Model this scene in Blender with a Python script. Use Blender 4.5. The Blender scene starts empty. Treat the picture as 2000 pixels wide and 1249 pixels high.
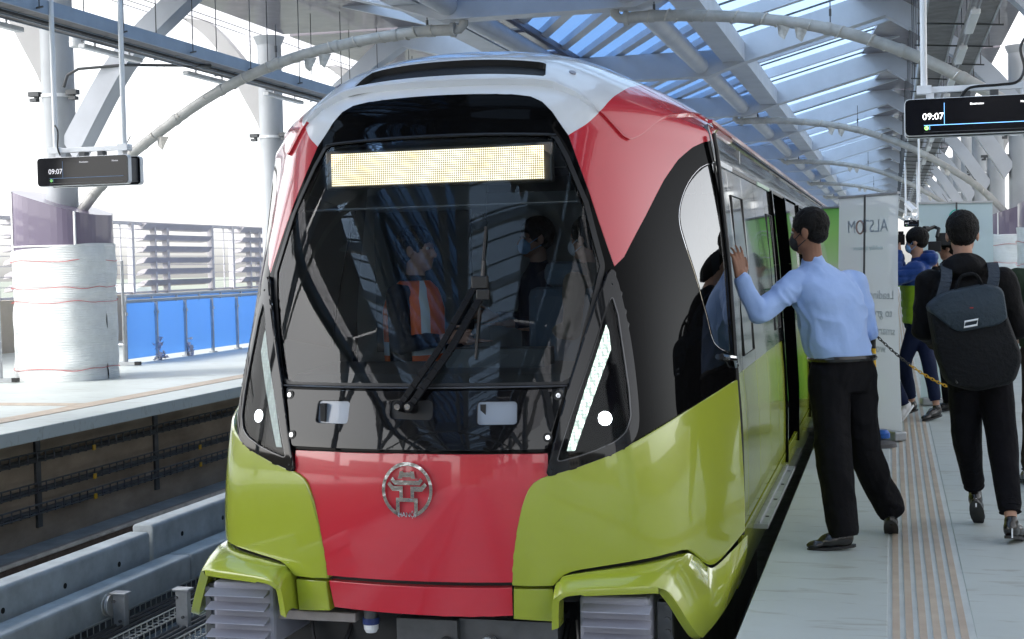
import bpy, bmesh, math, random
import numpy as np
from mathutils import Vector, Matrix, noise
from mathutils.geometry import delaunay_2d_cdt
random.seed(7)
S = bpy.context.scene
COL = S.collection
R = math.radians
# ------------------------------------------------------------------ camera
cd = bpy.data.cameras.new('camera'); cam = bpy.data.objects.new('camera', cd); COL.objects.link(cam)
cd.sensor_width = 36; cd.lens = 49.68; cd.clip_end = 6000; cd.clip_start = 0.05
cam.matrix_world = Matrix(((.96552628, .0110483, .26007102, 0), (.25937613, .04352066, -.9647953, 0), (-.02197781, .99899144, .03915467, 1.55), (0, 0, 0, 1)))
S.camera = cam
# ------------------------------------------------------------------ light
SUN_EL, SUN_ROT = 42, 235
w = bpy.data.worlds.new('World'); S.world = w; w.use_nodes = True
nt = w.node_tree; bg = nt.nodes['Background']
sky = nt.nodes.new('ShaderNodeTexSky'); sky.sky_type = 'NISHITA'; sky.sun_disc = False
sky.sun_elevation = R(SUN_EL); sky.sun_rotation = R(SUN_ROT); sky.air_density = 1.0; sky.dust_density = 2.0; sky.ozone_density = 1.0
hs = nt.nodes.new('ShaderNodeHueSaturation'); hs.inputs['Saturation'].default_value = .15
nt.links.new(sky.outputs[0], hs.inputs['Color']); nt.links.new(hs.outputs[0], bg.inputs[0])
bg.inputs[1].default_value = .15
sl = bpy.data.lights.new('sun', 'SUN'); sl.energy = .9; sl.angle = R(14); sl.color = (1, .95, .88)
so = bpy.data.objects.new('sun', sl); COL.objects.link(so)
_az = R(SUN_ROT); _el = R(SUN_EL)
_d = Vector((math.sin(_az) * math.cos(_el), math.cos(_az) * math.cos(_el), math.sin(_el)))
so.rotation_euler = _d.to_track_quat('Z', 'Y').to_euler()
S.view_settings.view_transform = 'Standard'; S.view_settings.look = 'None'; S.view_settings.gamma = 1
S.view_settings.exposure = 1.75
S.cycles.max_bounces = 8; S.cycles.transparent_max_bounces = 12; S.cycles.caustics_reflective = False; S.cycles.caustics_refractive = False
S.cycles.sample_clamp_indirect = 6

# ------------------------------------------------------------------ materials
MATS = {}
def mat(name, col, rough=.5, metal=0, coat=0, spec=.5, var=0, vs=3.0, bump=0, bs=30, bd=.01, emit=None, es=1, stretch=(1, 1, 1), coatr=.03, ior=1.5, trans=0):
    if name in MATS: return MATS[name]
    m = bpy.data.materials.new(name); m.use_nodes = True; n = m.node_tree.nodes; L = m.node_tree.links
    b = n['Principled BSDF']
    b.inputs['Base Color'].default_value = (*col, 1); b.inputs['Roughness'].default_value = rough; b.inputs['Metallic'].default_value = metal
    b.inputs['Coat Weight'].default_value = coat; b.inputs['Coat Roughness'].default_value = coatr; b.inputs['Specular IOR Level'].default_value = spec
    b.inputs['IOR'].default_value = ior
    if emit: b.inputs['Emission Color'].default_value = (*emit, 1); b.inputs['Emission Strength'].default_value = es
    if var or bump:
        tc = n.new('ShaderNodeTexCoord'); mp = n.new('ShaderNodeMapping'); L.new(tc.outputs['Object'], mp.inputs[0]); mp.inputs['Scale'].default_value = stretch
    if var:
        t = n.new('ShaderNodeTexNoise'); t.inputs['Scale'].default_value = vs; t.inputs['Detail'].default_value = 7; t.inputs['Roughness'].default_value = .62
        L.new(mp.outputs[0], t.inputs['Vector'])
        r = n.new('ShaderNodeValToRGB'); L.new(t.outputs['Fac'], r.inputs[0])
        r.color_ramp.elements[0].position = .3; r.color_ramp.elements[1].position = .72
        r.color_ramp.elements[0].color = (*[c * (1 - var) for c in col], 1); r.color_ramp.elements[1].color = (*[min(1, c * (1 + var * .6)) for c in col], 1)
        L.new(r.outputs[0], b.inputs['Base Color'])
        mr = n.new('ShaderNodeMapRange'); L.new(t.outputs['Fac'], mr.inputs[0]); mr.inputs[3].default_value = min(1, rough * 1.25 + .02); mr.inputs[4].default_value = rough * .8
        L.new(mr.outputs[0], b.inputs['Roughness'])
    if bump:
        t2 = n.new('ShaderNodeTexNoise'); t2.inputs['Scale'].default_value = bs; t2.inputs['Detail'].default_value = 4; L.new(mp.outputs[0], t2.inputs['Vector'])
        bp = n.new('ShaderNodeBump'); bp.inputs['Strength'].default_value = bump; bp.inputs['Distance'].default_value = bd
        L.new(t2.outputs['Fac'], bp.inputs['Height']); L.new(bp.outputs[0], b.inputs['Normal'])
    MATS[name] = m; return m
def glass(name, tint, refl_ior=1.5, rough=.0, alpha_mix=None):
    m = bpy.data.materials.new(name); m.use_nodes = True; n = m.node_tree.nodes; L = m.node_tree.links
    n.remove(n['Principled BSDF']); out = n['Material Output']
    t = n.new('ShaderNodeBsdfTransparent'); t.inputs[0].default_value = (*tint, 1)
    g = n.new('ShaderNodeBsdfGlossy'); g.inputs['Roughness'].default_value = rough
    f = n.new('ShaderNodeFresnel'); f.inputs[0].default_value = refl_ior
    x = n.new('ShaderNodeMixShader'); L.new(f.outputs[0], x.inputs[0]); L.new(t.outputs[0], x.inputs[1]); L.new(g.outputs[0], x.inputs[2]); L.new(x.outputs[0], out.inputs[0])
    MATS[name] = m; return m
def sheer(name, tint, dcol, fac, rough=.5):
    """translucent film: transparent + translucent + diffuse"""
    m = bpy.data.materials.new(name); m.use_nodes = True; n = m.node_tree.nodes; L = m.node_tree.links
    n.remove(n['Principled BSDF']); out = n['Material Output']
    t = n.new('ShaderNodeBsdfTransparent'); t.inputs[0].default_value = (*tint, 1)
    tl = n.new('ShaderNodeBsdfTranslucent'); tl.inputs[0].default_value = (*dcol, 1)
    df = n.new('ShaderNodeBsdfPrincipled'); df.inputs['Base Color'].default_value = (*dcol, 1); df.inputs['Roughness'].default_value = rough
    a = n.new('ShaderNodeMixShader'); a.inputs[0].default_value = .4; L.new(tl.outputs[0], a.inputs[1]); L.new(df.outputs[0], a.inputs[2])
    x = n.new('ShaderNodeMixShader'); x.inputs[0].default_value = fac; L.new(t.outputs[0], x.inputs[1]); L.new(a.outputs[0], x.inputs[2]); L.new(x.outputs[0], out.inputs[0])
    MATS[name] = m; return m

LIME = mat('lime paint', (.36, .42, .035), .22, coat=1, var=.04, vs=1.5, bump=.012, bs=3)
LIMES = mat('lime paint side', (.36, .42, .03), .16, coat=.25, spec=.35, bump=.02, bs=2)
RED = mat('red paint', (.58, .024, .04), .22, coat=1, var=.04, vs=1.5, bump=.012, bs=3)
WHITE = mat('white paint', (.78, .80, .82), .22, coat=1, var=.03, vs=1.5)
BLACK = mat('black gloss', (.003, .003, .0033), .03, spec=.06, bump=.015, bs=2.5)
BLACKM = mat('black matte', (.012, .012, .013), .55, var=.3)
RUBBER = mat('rubber', (.01, .01, .011), .4)
SILVER = mat('silver body', (.36, .36, .36), .06, metal=.9, coat=.5, bump=.035, bs=1.4, stretch=(1, 2.5, .35))
CHROME = mat('chrome', (.80, .81, .83), .10, metal=1, bump=.35, bs=9)
STEEL = mat('galvanised steel', (.42, .44, .46), .38, metal=.7, var=.18, vs=8)
STEELD = mat('dark steel', (.10, .105, .11), .5, metal=.4, var=.3, vs=6)
GRILLE = mat('grey grille paint', (.28, .285, .34), .4, var=.05)
COLM = mat('column paint', (.40, .425, .45), .4, var=.10, vs=1.6, bump=.05, bs=10)
BEAM = mat('white beam paint', (.57, .60, .65), .42, var=.10, vs=1.6, bump=.05, bs=10)
BEAMW = mat('warm white beam paint', (.48, .475, .47), .42, var=.08, vs=1.4, bump=.05, bs=10)
PIPE = mat('dusty pipe paint', (.47, .47, .45), .38, var=.24, vs=5, bump=.15, bs=14)
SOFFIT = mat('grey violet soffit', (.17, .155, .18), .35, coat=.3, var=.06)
PURPLE = mat('purple cladding', (.15, .125, .185), .3, coat=.4, var=.05, vs=1.5)
JOINT = mat('white joint', (.75, .75, .76), .4)
LWHITE = mat('white enamel', (.80, .82, .84), .3, coat=.3)
CONC = mat('concrete', (.40, .44, .455), .6, var=.16, vs=1.3, bump=.15, bs=45)
CONCB = mat('cast concrete', (.46, .50, .51), .7, var=.30, vs=3.2, bump=.3, bs=28)
WALLC = mat('stained wall', (.42, .335, .25), .75, var=.42, vs=1.1, bump=.3, bs=18, stretch=(1, .8, 1.8))
BEDC = mat('track slab', (.42, .47, .48), .7, var=.25, vs=1.0, bump=.3, bs=30)
TAN = mat('tan stone', (.44, .38, .30), .7, var=.1)
RAIL = mat('rail steel', (.30, .29, .29), .3, metal=.8, var=.4, vs=4)
RUST = mat('rail rust', (.06, .04, .032), .8, var=.4, vs=10)
YEL = mat('yellow plastic', (.72, .42, .02), .45)
SKIN = mat('skin brown', (.26, .125, .075), .5, var=.12, vs=12, spec=.4)
SKINL = mat('skin tan', (.46, .26, .18), .5, var=.1, vs=12, spec=.4)
HAIR = mat('black hair', (.006, .005, .0045), .55, bump=.9, bs=170, spec=.2)
SHOEB = mat('black leather', (.012, .011, .011), .25, coat=.3)
SIGNB = mat('sign black glass', (.006, .006, .009), .12, spec=.3)
GLASSW = glass('windshield glass', (.68, .77, .82), 1.52)
GLASSD = glass('dark side glass', (.30, .34, .38), 3.2)
BLUEG = sheer('blue skylight glass', (.36, .50, .70), (.38, .55, .78), .6)
BLUEF = sheer('blue film glass', (.38, .60, .90), (.28, .50, .82), .6, .3)

# ------------------------------------------------------------------ mesh helpers
def V(*a): return Vector(a)
class MB:
    def __init__(s): s.v = []; s.f = []; s.m = []; s.k = 0
    def add(s, vs, fs, k=None):
        o = len(s.v); s.v += [tuple(p) for p in vs]; s.f += [tuple(i + o for i in f) for f in fs]; s.m += [s.k if k is None else k] * len(fs)
    def box(s, c, d, rz=0, k=None, M=None):
        x, y, z = [a / 2 for a in d]; c = Vector(c)
        q = [V(i * x, j * y, l * z) for i in (-1, 1) for j in (-1, 1) for l in (-1, 1)]
        if M is None: M = Matrix.Rotation(rz, 3, 'Z')
        s.add([c + M @ p for p in q], [(0, 1, 3, 2), (4, 6, 7, 5), (0, 4, 5, 1), (2, 3, 7, 6), (0, 2, 6, 4), (1, 5, 7, 3)], k)
    def b2(s, a, b, k=None):
        s.box([(a[i] + b[i]) / 2 for i in range(3)], [abs(a[i] - b[i]) for i in range(3)], 0, k)
    def bar(s, a, b, w_, h, up=(0, 0, 1), k=None):
        a = Vector(a); b = Vector(b); t = (b - a); l = t.length; t.normalize(); u = Vector(up); sd = t.cross(u)
        if sd.length < 1e-4: sd = t.cross(V(1, 0, 0))
        sd.normalize(); u = sd.cross(t)
        M = Matrix((sd, t, u)).transposed(); s.box((a + b) / 2, (w_, l, h), M=M, k=k)
    def tube(s, pts, r, n=10, k=None, caps=True, closed=False):
        pts = [Vector(p) for p in pts]; N = len(pts); rr = r if isinstance(r, (list, tuple)) else [r] * N
        vs = []; up = None
        for i, p in enumerate(pts):
            a = pts[max(i - 1, 0)] if not closed else pts[i - 1]; b = pts[min(i + 1, N - 1)] if not closed else pts[(i + 1) % N]
            t = (b - a).normalized()
            if up is None:
                up = V(0, 0, 1) if abs(t.z) < .9 else V(1, 0, 0)
            sd = t.cross(up).normalized(); up = sd.cross(t).normalized()
            for j in range(n):
                an = 2 * math.pi * j / n; vs.append(p + (sd * math.cos(an) + up * math.sin(an)) * rr[i])
        fs = [(i * n + j, i * n + (j + 1) % n, (i + 1) * n + (j + 1) % n, (i + 1) * n + j) for i in range(N - 1) for j in range(n)]
        if closed: fs += [((N - 1) * n + j, (N - 1) * n + (j + 1) % n, (j + 1) % n, j) for j in range(n)]
        elif caps: fs += [tuple(range(n))[::-1], tuple((N - 1) * n + j for j in range(n))]
        s.add(vs, fs, k)
    def cyl(s, a, b, r, n=16, k=None, r2=None): s.tube([a, b], [r, r if r2 is None else r2], n, k)
    def prism(s, poly, z0, z1, axis='z', k=None):
        n = len(poly)
        def q(p, h):
            return (p[0], p[1], h) if axis == 'z' else ((p[0], h, p[1]) if axis == 'y' else (h, p[0], p[1]))
        s.add([q(p, z0) for p in poly] + [q(p, z1) for p in poly], [tuple(range(n))[::-1], tuple(range(n, 2 * n))] + [(i, (i + 1) % n, n + (i + 1) % n, n + i) for i in range(n)], k)
    def grid(s, fn, nu, nv, k=None, closed=False):
        vs = [fn(i / nu, j / nv) for j in range(nv + 1) for i in range(nu + 1)]
        s.add(vs, [(j * (nu + 1) + i, j * (nu + 1) + i + 1, (j + 1) * (nu + 1) + i + 1, (j + 1) * (nu + 1) + i) for j in range(nv) for i in range(nu)], k)
    def build(s, name, mats, parent=None, smooth=False, bevel=0, angle=35, fix=True):
        me = bpy.data.meshes.new(name); me.from_pydata(s.v, [], s.f)
        mats = mats if isinstance(mats, (list, tuple)) else [mats]
        for m in mats: me.materials.append(m)
        if len(mats) > 1: me.polygons.foreach_set('material_index', s.m)
        if fix:
            bm = bmesh.new(); bm.from_mesh(me); bmesh.ops.recalc_face_normals(bm, faces=bm.faces); bm.to_mesh(me); bm.free()
        o = bpy.data.objects.new(name, me); COL.objects.link(o)
        if bevel:
            bv = o.modifiers.new('b', 'BEVEL'); bv.width = bevel; bv.segments = 2; bv.limit_method = 'ANGLE'; bv.angle_limit = R(40); bv.harden_normals = False
        if smooth:
            me.polygons.foreach_set('use_smooth', [True] * len(me.polygons))
            try: me.set_sharp_from_angle(angle=R(angle))
            except Exception: pass
        if parent is not None: par(o, parent)
        return o
def par(o, p):
    o.parent = p; o.matrix_parent_inverse = WM[p].inverted() if p in WM else Matrix.Identity(4)
class _WM(dict): pass
WM = _WM()
def tag(o, label=None, cat=None, group=None, kind=None):
    if label: o['label'] = label
    if cat: o['category'] = cat
    if group: o['group'] = group
    if kind: o['kind'] = kind
    return o
def thing(name, label, cat, loc=(0, 0, 0), group=None, rz=0):
    o = bpy.data.objects.new(name, None); COL.objects.link(o); o.location = loc; o.rotation_euler = (0, 0, rz); o.empty_display_size = .2
    WM[o] = Matrix.Translation(Vector(loc)) @ Matrix.Rotation(rz, 4, 'Z')
    return tag(o, label, cat, group)
KIDS = {}
def children(o): return [c for c in bpy.data.objects if c.parent == o]
def copy_tree(root, delta, label=None, group=None):
    def rec(o, p):
        c = o.copy(); COL.objects.link(c)
        if p is not None: c.parent = p
        for ch in children(o): rec(ch, c)
        return c
    c = rec(root, None); c.location = root.location + Vector(delta)
    if label: c['label'] = label
    if group: c['group'] = group
    return c
def struct(name, mb, m, **kw):
    o = mb.build(name, m, **kw); o['kind'] = 'structure'; return o
def part(name, mb, m, parent, label=None, **kw):
    o = mb.build(name, m, parent, **kw)
    if label: o['label'] = label
    return o
def text_mesh(name, body, size, M, m, parent=None, ext=.002, align='CENTER', sx=1.0):
    cu = bpy.data.curves.new(name, 'FONT'); cu.body = body; cu.size = size; cu.extrude = ext; cu.align_x = align; cu.align_y = 'CENTER'; cu.resolution_u = 3; cu.offset = .0 * size if 'digits' in name else 0
    to = bpy.data.objects.new(name + '_c', cu); COL.objects.link(to)
    dg = bpy.context.evaluated_depsgraph_get(); me = bpy.data.meshes.new_from_object(to.evaluated_get(dg))
    bpy.data.objects.remove(to); me.transform(Matrix.Diagonal((sx, 1, 1, 1))); me.transform(M)
    me.materials.clear(); me.materials.append(m)
    o = bpy.data.objects.new(name, me); COL.objects.link(o)
    if parent is not None: par(o, parent)
    return o
def frame(o, x, y):
    """matrix with columns x,y,(x cross y), origin o"""
    x = Vector(x).normalized(); y = Vector(y).normalized(); z = x.cross(y).normalized(); y = z.cross(x)
    M = Matrix.Identity(4)
    for i in range(3): M[i][0] = x[i]; M[i][1] = y[i]; M[i][2] = z[i]; M[i][3] = o[i]
    return M
def catm(P, n=6):
    P = [Vector(p) for p in P]; out = []
    for i in range(len(P) - 1):
        a = P[max(i - 1, 0)]; b = P[i]; c = P[i + 1]; d = P[min(i + 2, len(P) - 1)]
        for k in range(n):
            t = k / n; out.append(.5 * ((2 * b) + (c - a) * t + (2 * a - 5 * b + 4 * c - d) * t * t + (3 * b - a - 3 * c + d) * t ** 3))
    out.append(P[-1]); return out
exec_parts = []
# ================================================================== SETTING
def tac_mat():
    m = bpy.data.materials.new('tactile studs'); m.use_nodes = True; n = m.node_tree.nodes; L = m.node_tree.links; b = n['Principled BSDF']
    b.inputs['Roughness'].default_value = .6
    tc = n.new('ShaderNodeTexCoord'); sp = n.new('ShaderNodeSeparateXYZ'); L.new(tc.outputs['Object'], sp.inputs[0])
    mu = n.new('ShaderNodeMath'); mu.operation = 'MULTIPLY'; mu.inputs[1].default_value = 1 / .0165; L.new(sp.outputs['Y'], mu.inputs[0])
    fr = n.new('ShaderNodeMath'); fr.operation = 'FRACT'; L.new(mu.outputs[0], fr.inputs[0])
    gt = n.new('ShaderNodeMath'); gt.operation = 'GREATER_THAN'; gt.inputs[1].default_value = .45; L.new(fr.outputs[0], gt.inputs[0])
    nz = n.new('ShaderNodeTexNoise'); nz.inputs['Scale'].default_value = 5; nz.inputs['Detail'].default_value = 5; L.new(tc.outputs['Object'], nz.inputs['Vector'])
    r = n.new('ShaderNodeValToRGB'); r.color_ramp.elements[0].position = .35; r.color_ramp.elements[1].position = .7
    r.color_ramp.elements[0].color = (.42, .27, .16, 1); r.color_ramp.elements[1].color = (.66, .52, .36, 1); L.new(nz.outputs['Fac'], r.inputs[0])
    mx = n.new('ShaderNodeMixRGB'); mx.inputs[2].default_value = (.40, .38, .35, 1); L.new(gt.outputs[0], mx.inputs[0]); L.new(r.outputs[0], mx.inputs[1]); L.new(mx.outputs[0], b.inputs['Base Color'])
    bp = n.new('ShaderNodeBump'); bp.inputs['Distance'].default_value = .004; bp.inputs['Strength'].default_value = .8; bp.invert = True; L.new(gt.outputs[0], bp.inputs['Height']); L.new(bp.outputs[0], b.inputs['Normal'])
    return m
TACT = tac_mat()
def floor_mat():
    m = mat('platform concrete', (.47, .515, .505), .48, var=.10, vs=.9, bump=.06, bs=60)
    n = m.node_tree.nodes; L = m.node_tree.links; b = n['Principled BSDF']
    # worn scuffs at a finer scale over the large mottling
    src = b.inputs['Base Color'].links[0].from_socket
    t = n.new('ShaderNodeTexNoise'); t.inputs['Scale'].default_value = 7; t.inputs['Detail'].default_value = 10; t.inputs['Distortion'].default_value = 1.2
    tc = [q for q in n if q.type == 'TEX_COORD'][0]; mp = n.new('ShaderNodeMapping'); mp.inputs['Scale'].default_value = (.35, 1.6, 1); L.new(tc.outputs['Object'], mp.inputs[0]); L.new(mp.outputs[0], t.inputs['Vector'])
    r = n.new('ShaderNodeValToRGB'); r.color_ramp.elements[0].position = .30; r.color_ramp.elements[1].position = .42
    r.color_ramp.elements[0].color = (.72, .68, .64, 1); r.color_ramp.elements[1].color = (1, 1, 1, 1); L.new(t.outputs['Fac'], r.inputs[0])
    mx = n.new('ShaderNodeMixRGB'); mx.blend_type = 'MULTIPLY'; mx.inputs[0].default_value = .85; L.new(src, mx.inputs[1]); L.new(r.outputs[0], mx.inputs[2]); L.new(mx.outputs[0], b.inputs['Base Color'])
    return m
FLOOR = floor_mat()
Y0, Y1 = -34, 112
# right platform: slabs with real joints
mb = MB(); mb.b2((-.45, Y0, -1.6), (7.5, Y1, -.012)); 
ys = [Y0] + [8.82 + 4.9 * k for k in range(-8, 21)] + [Y1]
for a, b in zip(ys[:-1], ys[1:]): mb.b2((-.635, a + .004, -.22), (-.035, b - .004, 0)); mb.b2((.315, a + .004, -.22), (3.4, b - .004, 0)); mb.b2((3.408, a + .004, -.22), (7.5, b - .004, 0))
struct('platform', mb, FLOOR, bevel=.004)
mb = MB(); mb.b2((-.035, Y0, -.05), (.315, Y1, -.004))
struct('tactile_path', mb, mat('tile grey', (.54, .58, .57), .5, var=.12, vs=4))
mb = MB()
for i in range(6): x = -.015 + i * .054; mb.b2((x, 1, -.004), (x + .03, 70, .0012))
o = struct('tactile_strip', mb, TACT)
# left platform
mb = MB(); mb.b2((-17.3, Y0, -.14), (-8.4, Y1, 0)); struct('platform', mb, FLOOR, bevel=.01)
mb = MB()
mb.b2((-9.32, Y0, 0), (-9.02, Y1, .006)); mb.b2((-14, 14.6, 0), (-9.33, 14.9, .006)); struct('tactile_path', mb, TACT)
mb = MB(); mb.b2((-17, Y0, -1.6), (-9.0, Y1, -.21)); tag(mb.build('track_side_wall', WALLC), 'stained brown concrete wall under the edge of the far platform, carrying three cable trays', 'wall')
mb = MB(); mb.b2((-9.0, Y0, -1.9), (-.45, Y1, -1.42)); struct('track_bed', mb, BEDC)
mb = MB(); mb.b2((-9.0, Y0, -1.42), (-8.1, Y1, -1.36)); mb.b2((-4.25, Y0, -1.42), (-3.66, Y1, -1.12)); mb.b2((-3.0, Y0, -1.42), (-1.0, Y1, -1.25)); struct('track_plinth', mb, CONCB, bevel=.02)
mb = MB(); mb.add([(-3000, -3000, -14), (3000, -3000, -14), (3000, 3000, -14), (-3000, 3000, -14)], [(0, 1, 2, 3)]); struct('ground', mb, mat('hazy ground', (.25, .28, .24), .9, var=.2, vs=.02))
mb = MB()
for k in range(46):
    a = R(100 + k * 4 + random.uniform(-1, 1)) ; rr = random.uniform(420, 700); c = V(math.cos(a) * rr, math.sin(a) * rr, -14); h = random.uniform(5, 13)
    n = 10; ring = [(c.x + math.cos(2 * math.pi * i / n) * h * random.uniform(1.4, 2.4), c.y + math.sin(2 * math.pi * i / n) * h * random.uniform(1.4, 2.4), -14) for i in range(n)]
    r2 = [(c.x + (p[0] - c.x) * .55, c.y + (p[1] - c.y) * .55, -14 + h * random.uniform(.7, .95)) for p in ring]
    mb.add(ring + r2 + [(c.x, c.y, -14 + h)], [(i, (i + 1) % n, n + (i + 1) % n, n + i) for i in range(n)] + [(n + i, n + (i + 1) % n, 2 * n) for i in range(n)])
struct('distant_hills', mb, mat('distant trees haze tint', (.50, .56, .56), .9, var=.3, vs=.05), smooth=True)  # far trees; the pale colour paints in the haze

# ================================================================== STATION CANOPY
XM = -4.52
PIT = 7.4; YB = [18.45 + PIT * k for k in range(-7, 12)]
low = [(1.35, 4.88), (1.9, 5.07), (4.46, 5.77), (5.0, 5.42), (5.47, 5.06), (5.87, 4.73), (6.25, 4.30), (6.95, 3.2)]
upp = [(1.45, 5.32), (1.82, 5.5), (4.35, 6.2), (4.92, 5.88), (5.50, 5.40), (5.98, 5.02), (6.50, 4.46), (7.15, 3.5)]
canopy = thing('station_canopy', 'blue-white steel canopy with skylights over the whole station', 'canopy', (XM, 18, 0))
def smooth2(P, n=5): return [(p[0], p[1]) for p in catm([(a, b, 0) for a, b in P], n)]
def sect(side):
    lo = low[:2] + smooth2(low[2:], 4) ; up = upp[:2] + smooth2(upp[2:], 4)
    return [(XM + side * a, b) for a, b in lo], [(XM + side * a, b) for a, b in up]
for Y in YB:
    mb = MB(); loR, upR = sect(1); loL, upL = sect(-1)
    lo = loL[::-1] + loR; up = upL[::-1] + upR
    for y0, y1, dz in ((Y - .16, Y + .16, 0),):
        n = len(lo)
        vs = [(x, y0, z) for x, z in lo] + [(x, y0, z) for x, z in up] + [(x, y1, z) for x, z in lo] + [(x, y1, z) for x, z in up]
        fs = []
        for i in range(n - 1):
            fs += [(i, i + 1, n + i + 1, n + i), (2 * n + i, 3 * n + i, 3 * n + i + 1, 2 * n + i + 1), (i, 2 * n + i, 2 * n + i + 1, i + 1), (n + i, n + i + 1, 3 * n + i + 1, 3 * n + i)]
        mb.add(vs, fs)
    # bottom flange lip
    for (x0, z0), (x1, z1) in zip(lo[:-1], lo[1:]):
        if abs(x0 - XM) < 5 and abs(x1 - XM) < 5: mb.bar((x0, Y, z0 - .012), (x1, Y, z1 - .012), .34, .02)
    part('roof_beam', mb, BEAM, canopy)
    # outward bracket
    for s in (-1, 1):
        q = smooth2([(7.42, 4.1), (7.54, 4.45), (7.85, 5.02), (8.28, 5.82), (8.66, 6.26), (9.1, 6.6)], 4); q2 = smooth2([(8.7, 6.62), (8.25, 6.22), (7.85, 5.76), (7.5, 5.3), (7.2, 4.9)], 3)
        mb = MB(); mb.prism([(XM + s * a, b) for a, b in q + q2], Y - .12, Y + .12, 'y'); part('outer_bracket', mb, BEAMW, canopy)
for s in (-1, 1):
    mb = MB(); mb.b2((XM + s * 1.62, Y0, 5.09), (XM + s * 2.02, Y1, 5.42)); part('spine_beam', mb, BEAM, canopy)
    mb = MB(); mb.cyl((XM + s * 1.22, Y0, 5.06), (XM + s * 1.22, Y1, 5.06), .15, 18); mb.k = 0
    part('spine_pipe', mb, BEAM, canopy, smooth=True)
    mb = MB()   # edge purlins
    mb.b2((XM + s * 4.5, Y0, 6.20), (XM + s * 4.6, Y1, 6.30)); part('edge_purlin', mb, BEAM, canopy)
# central glass with diagonal bars
def quad(mb, a, b, c, d, k=None): mb.add([a, b, c, d], [(0, 1, 2, 3)], k)
mb = MB(); mb.b2((XM - 1.62, Y0, 5.47), (XM + 1.62, Y1, 5.475)); part('skylight_glass', mb, BLUEG, canopy)
mb = MB()
y = Y0
while y < Y1:
    if 14 < y < 60: mb_, mb = mb, MB()
    mb.bar((XM - 1.6, y + 3.6, 5.40), (XM + 1.6, y - 3.6, 5.40), .16, .12); mb.bar((XM - 1.6, y + 4.05, 5.445), (XM + 1.6, y - 3.15, 5.445), .035, .03)
    if 14 < y < 60: part('skylight_bar', mb, BEAM, canopy); mb = mb_
    y += 1.48
part('skylight_bars', mb, BEAM, canopy)['kind'] = 'stuff'
mb = MB()
for x in (XM - 1.1,): mb.b2((x - .05, Y0, 5.28), (x + .05, Y1, 5.38))
for k in range(60): yy = Y0 + 2.45 * k; mb.b2((XM - 1.55, yy, 5.30), (XM - 1.1, yy + 2.0, 5.34), 0)
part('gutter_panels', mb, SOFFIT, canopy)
for s in (-1, 1):
    gl = MB(); gb = MB(); gm = MB()
    a0, a1 = (1.60, 5.50), (4.70, 6.33)
    quad(gl, (XM + s * a0[0], Y0, a0[1]), (XM + s * a1[0], Y0, a1[1]), (XM + s * a1[0], Y1, a1[1]), (XM + s * a0[0], Y1, a0[1]))
    for Y in YB:
        for j in range(1, 3):
            yy = Y + j * PIT / 3
            if s > 0 and 14 < yy < 75: g1 = MB(); g1.bar((XM + s * a0[0], yy, a0[1] - .12), (XM + s * a1[0], yy, a1[1] - .12), .13, .2); part('skylight_rafter', g1, BEAM, canopy); continue
            gb.bar((XM + s * a0[0], yy, a0[1] - .12), (XM + s * a1[0], yy, a1[1] - .12), .13, .2)
        for j in range(8):
            yy = Y + (j + .5) * PIT / 8; gm.bar((XM + s * a0[0], yy, a0[1] - .015), (XM + s * a1[0], yy, a1[1] - .015), .035, .03)
    part('skylight_glass', gl, BLUEG, canopy); part('skylight_rafters', gb, BEAM, canopy)['kind'] = 'stuff'; part('skylight_mullions', gm, STEELD, canopy)['kind'] = 'stuff'
    # soffit panels, one per bay, slanted inner edge
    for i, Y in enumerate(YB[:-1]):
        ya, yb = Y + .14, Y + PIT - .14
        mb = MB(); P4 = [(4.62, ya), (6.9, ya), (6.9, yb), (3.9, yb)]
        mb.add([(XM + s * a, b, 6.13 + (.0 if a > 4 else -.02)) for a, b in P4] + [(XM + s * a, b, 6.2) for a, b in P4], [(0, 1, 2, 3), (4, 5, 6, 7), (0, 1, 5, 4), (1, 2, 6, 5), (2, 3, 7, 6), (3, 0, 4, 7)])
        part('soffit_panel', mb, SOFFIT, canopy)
    mb = MB()
    mb.grid(lambda u, v: (XM + s * (6.95 + 3.4 * u), Y0 + (Y1 - Y0) * v, 6.15 + .75 * u - .25 * math.sin(v * 145 * math.pi / PIT * 1) * u), 4, 240)
    part('outer_sheet', mb, MATS.get('outer') or sheer('outer', (.75, .75, .78), (.80, .78, .80), .55), canopy, smooth=True)
    mb = MB()
    for j in range(1, 5): u = j / 5; mb.cyl((XM + s * (6.95 + 3.4 * u), Y0, 6.1 + .75 * u), (XM + s * (6.95 + 3.4 * u), Y1, 6.1 + .75 * u), .008, 5)
    part('sheet_wires', mb, STEELD, canopy)
# --- columns
FOAM = mat('white foam wrap', (.70, .73, .73), .5, coat=.25, var=.10, vs=6, bump=.25, bs=70)
def foam_mat():
    m = FOAM; n = m.node_tree.nodes; L = m.node_tree.links; b = n['Principled BSDF']
    tc = n.new('ShaderNodeTexCoord'); mp = n.new('ShaderNodeMapping'); mp.inputs['Scale'].default_value = (.3, .3, 1); L.new(tc.outputs['Object'], mp.inputs[0])
    wv = n.new('ShaderNodeTexWave'); wv.bands_direction = 'Z'; wv.inputs['Scale'].default_value = 9; wv.inputs['Distortion'].default_value = 5; wv.inputs['Detail'].default_value = 3; L.new(mp.outputs[0], wv.inputs[0])
    bp = n.new('ShaderNodeBump'); bp.inputs['Strength'].default_value = .22; bp.inputs['Distance'].default_value = .012; L.new(wv.outputs['Fac'], bp.inputs['Height'])
    old = b.inputs['Normal'].links[0].from_socket; L.new(old, bp.inputs['Normal']); L.new(bp.outputs[0], b.inputs['Normal'])
foam_mat()
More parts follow.
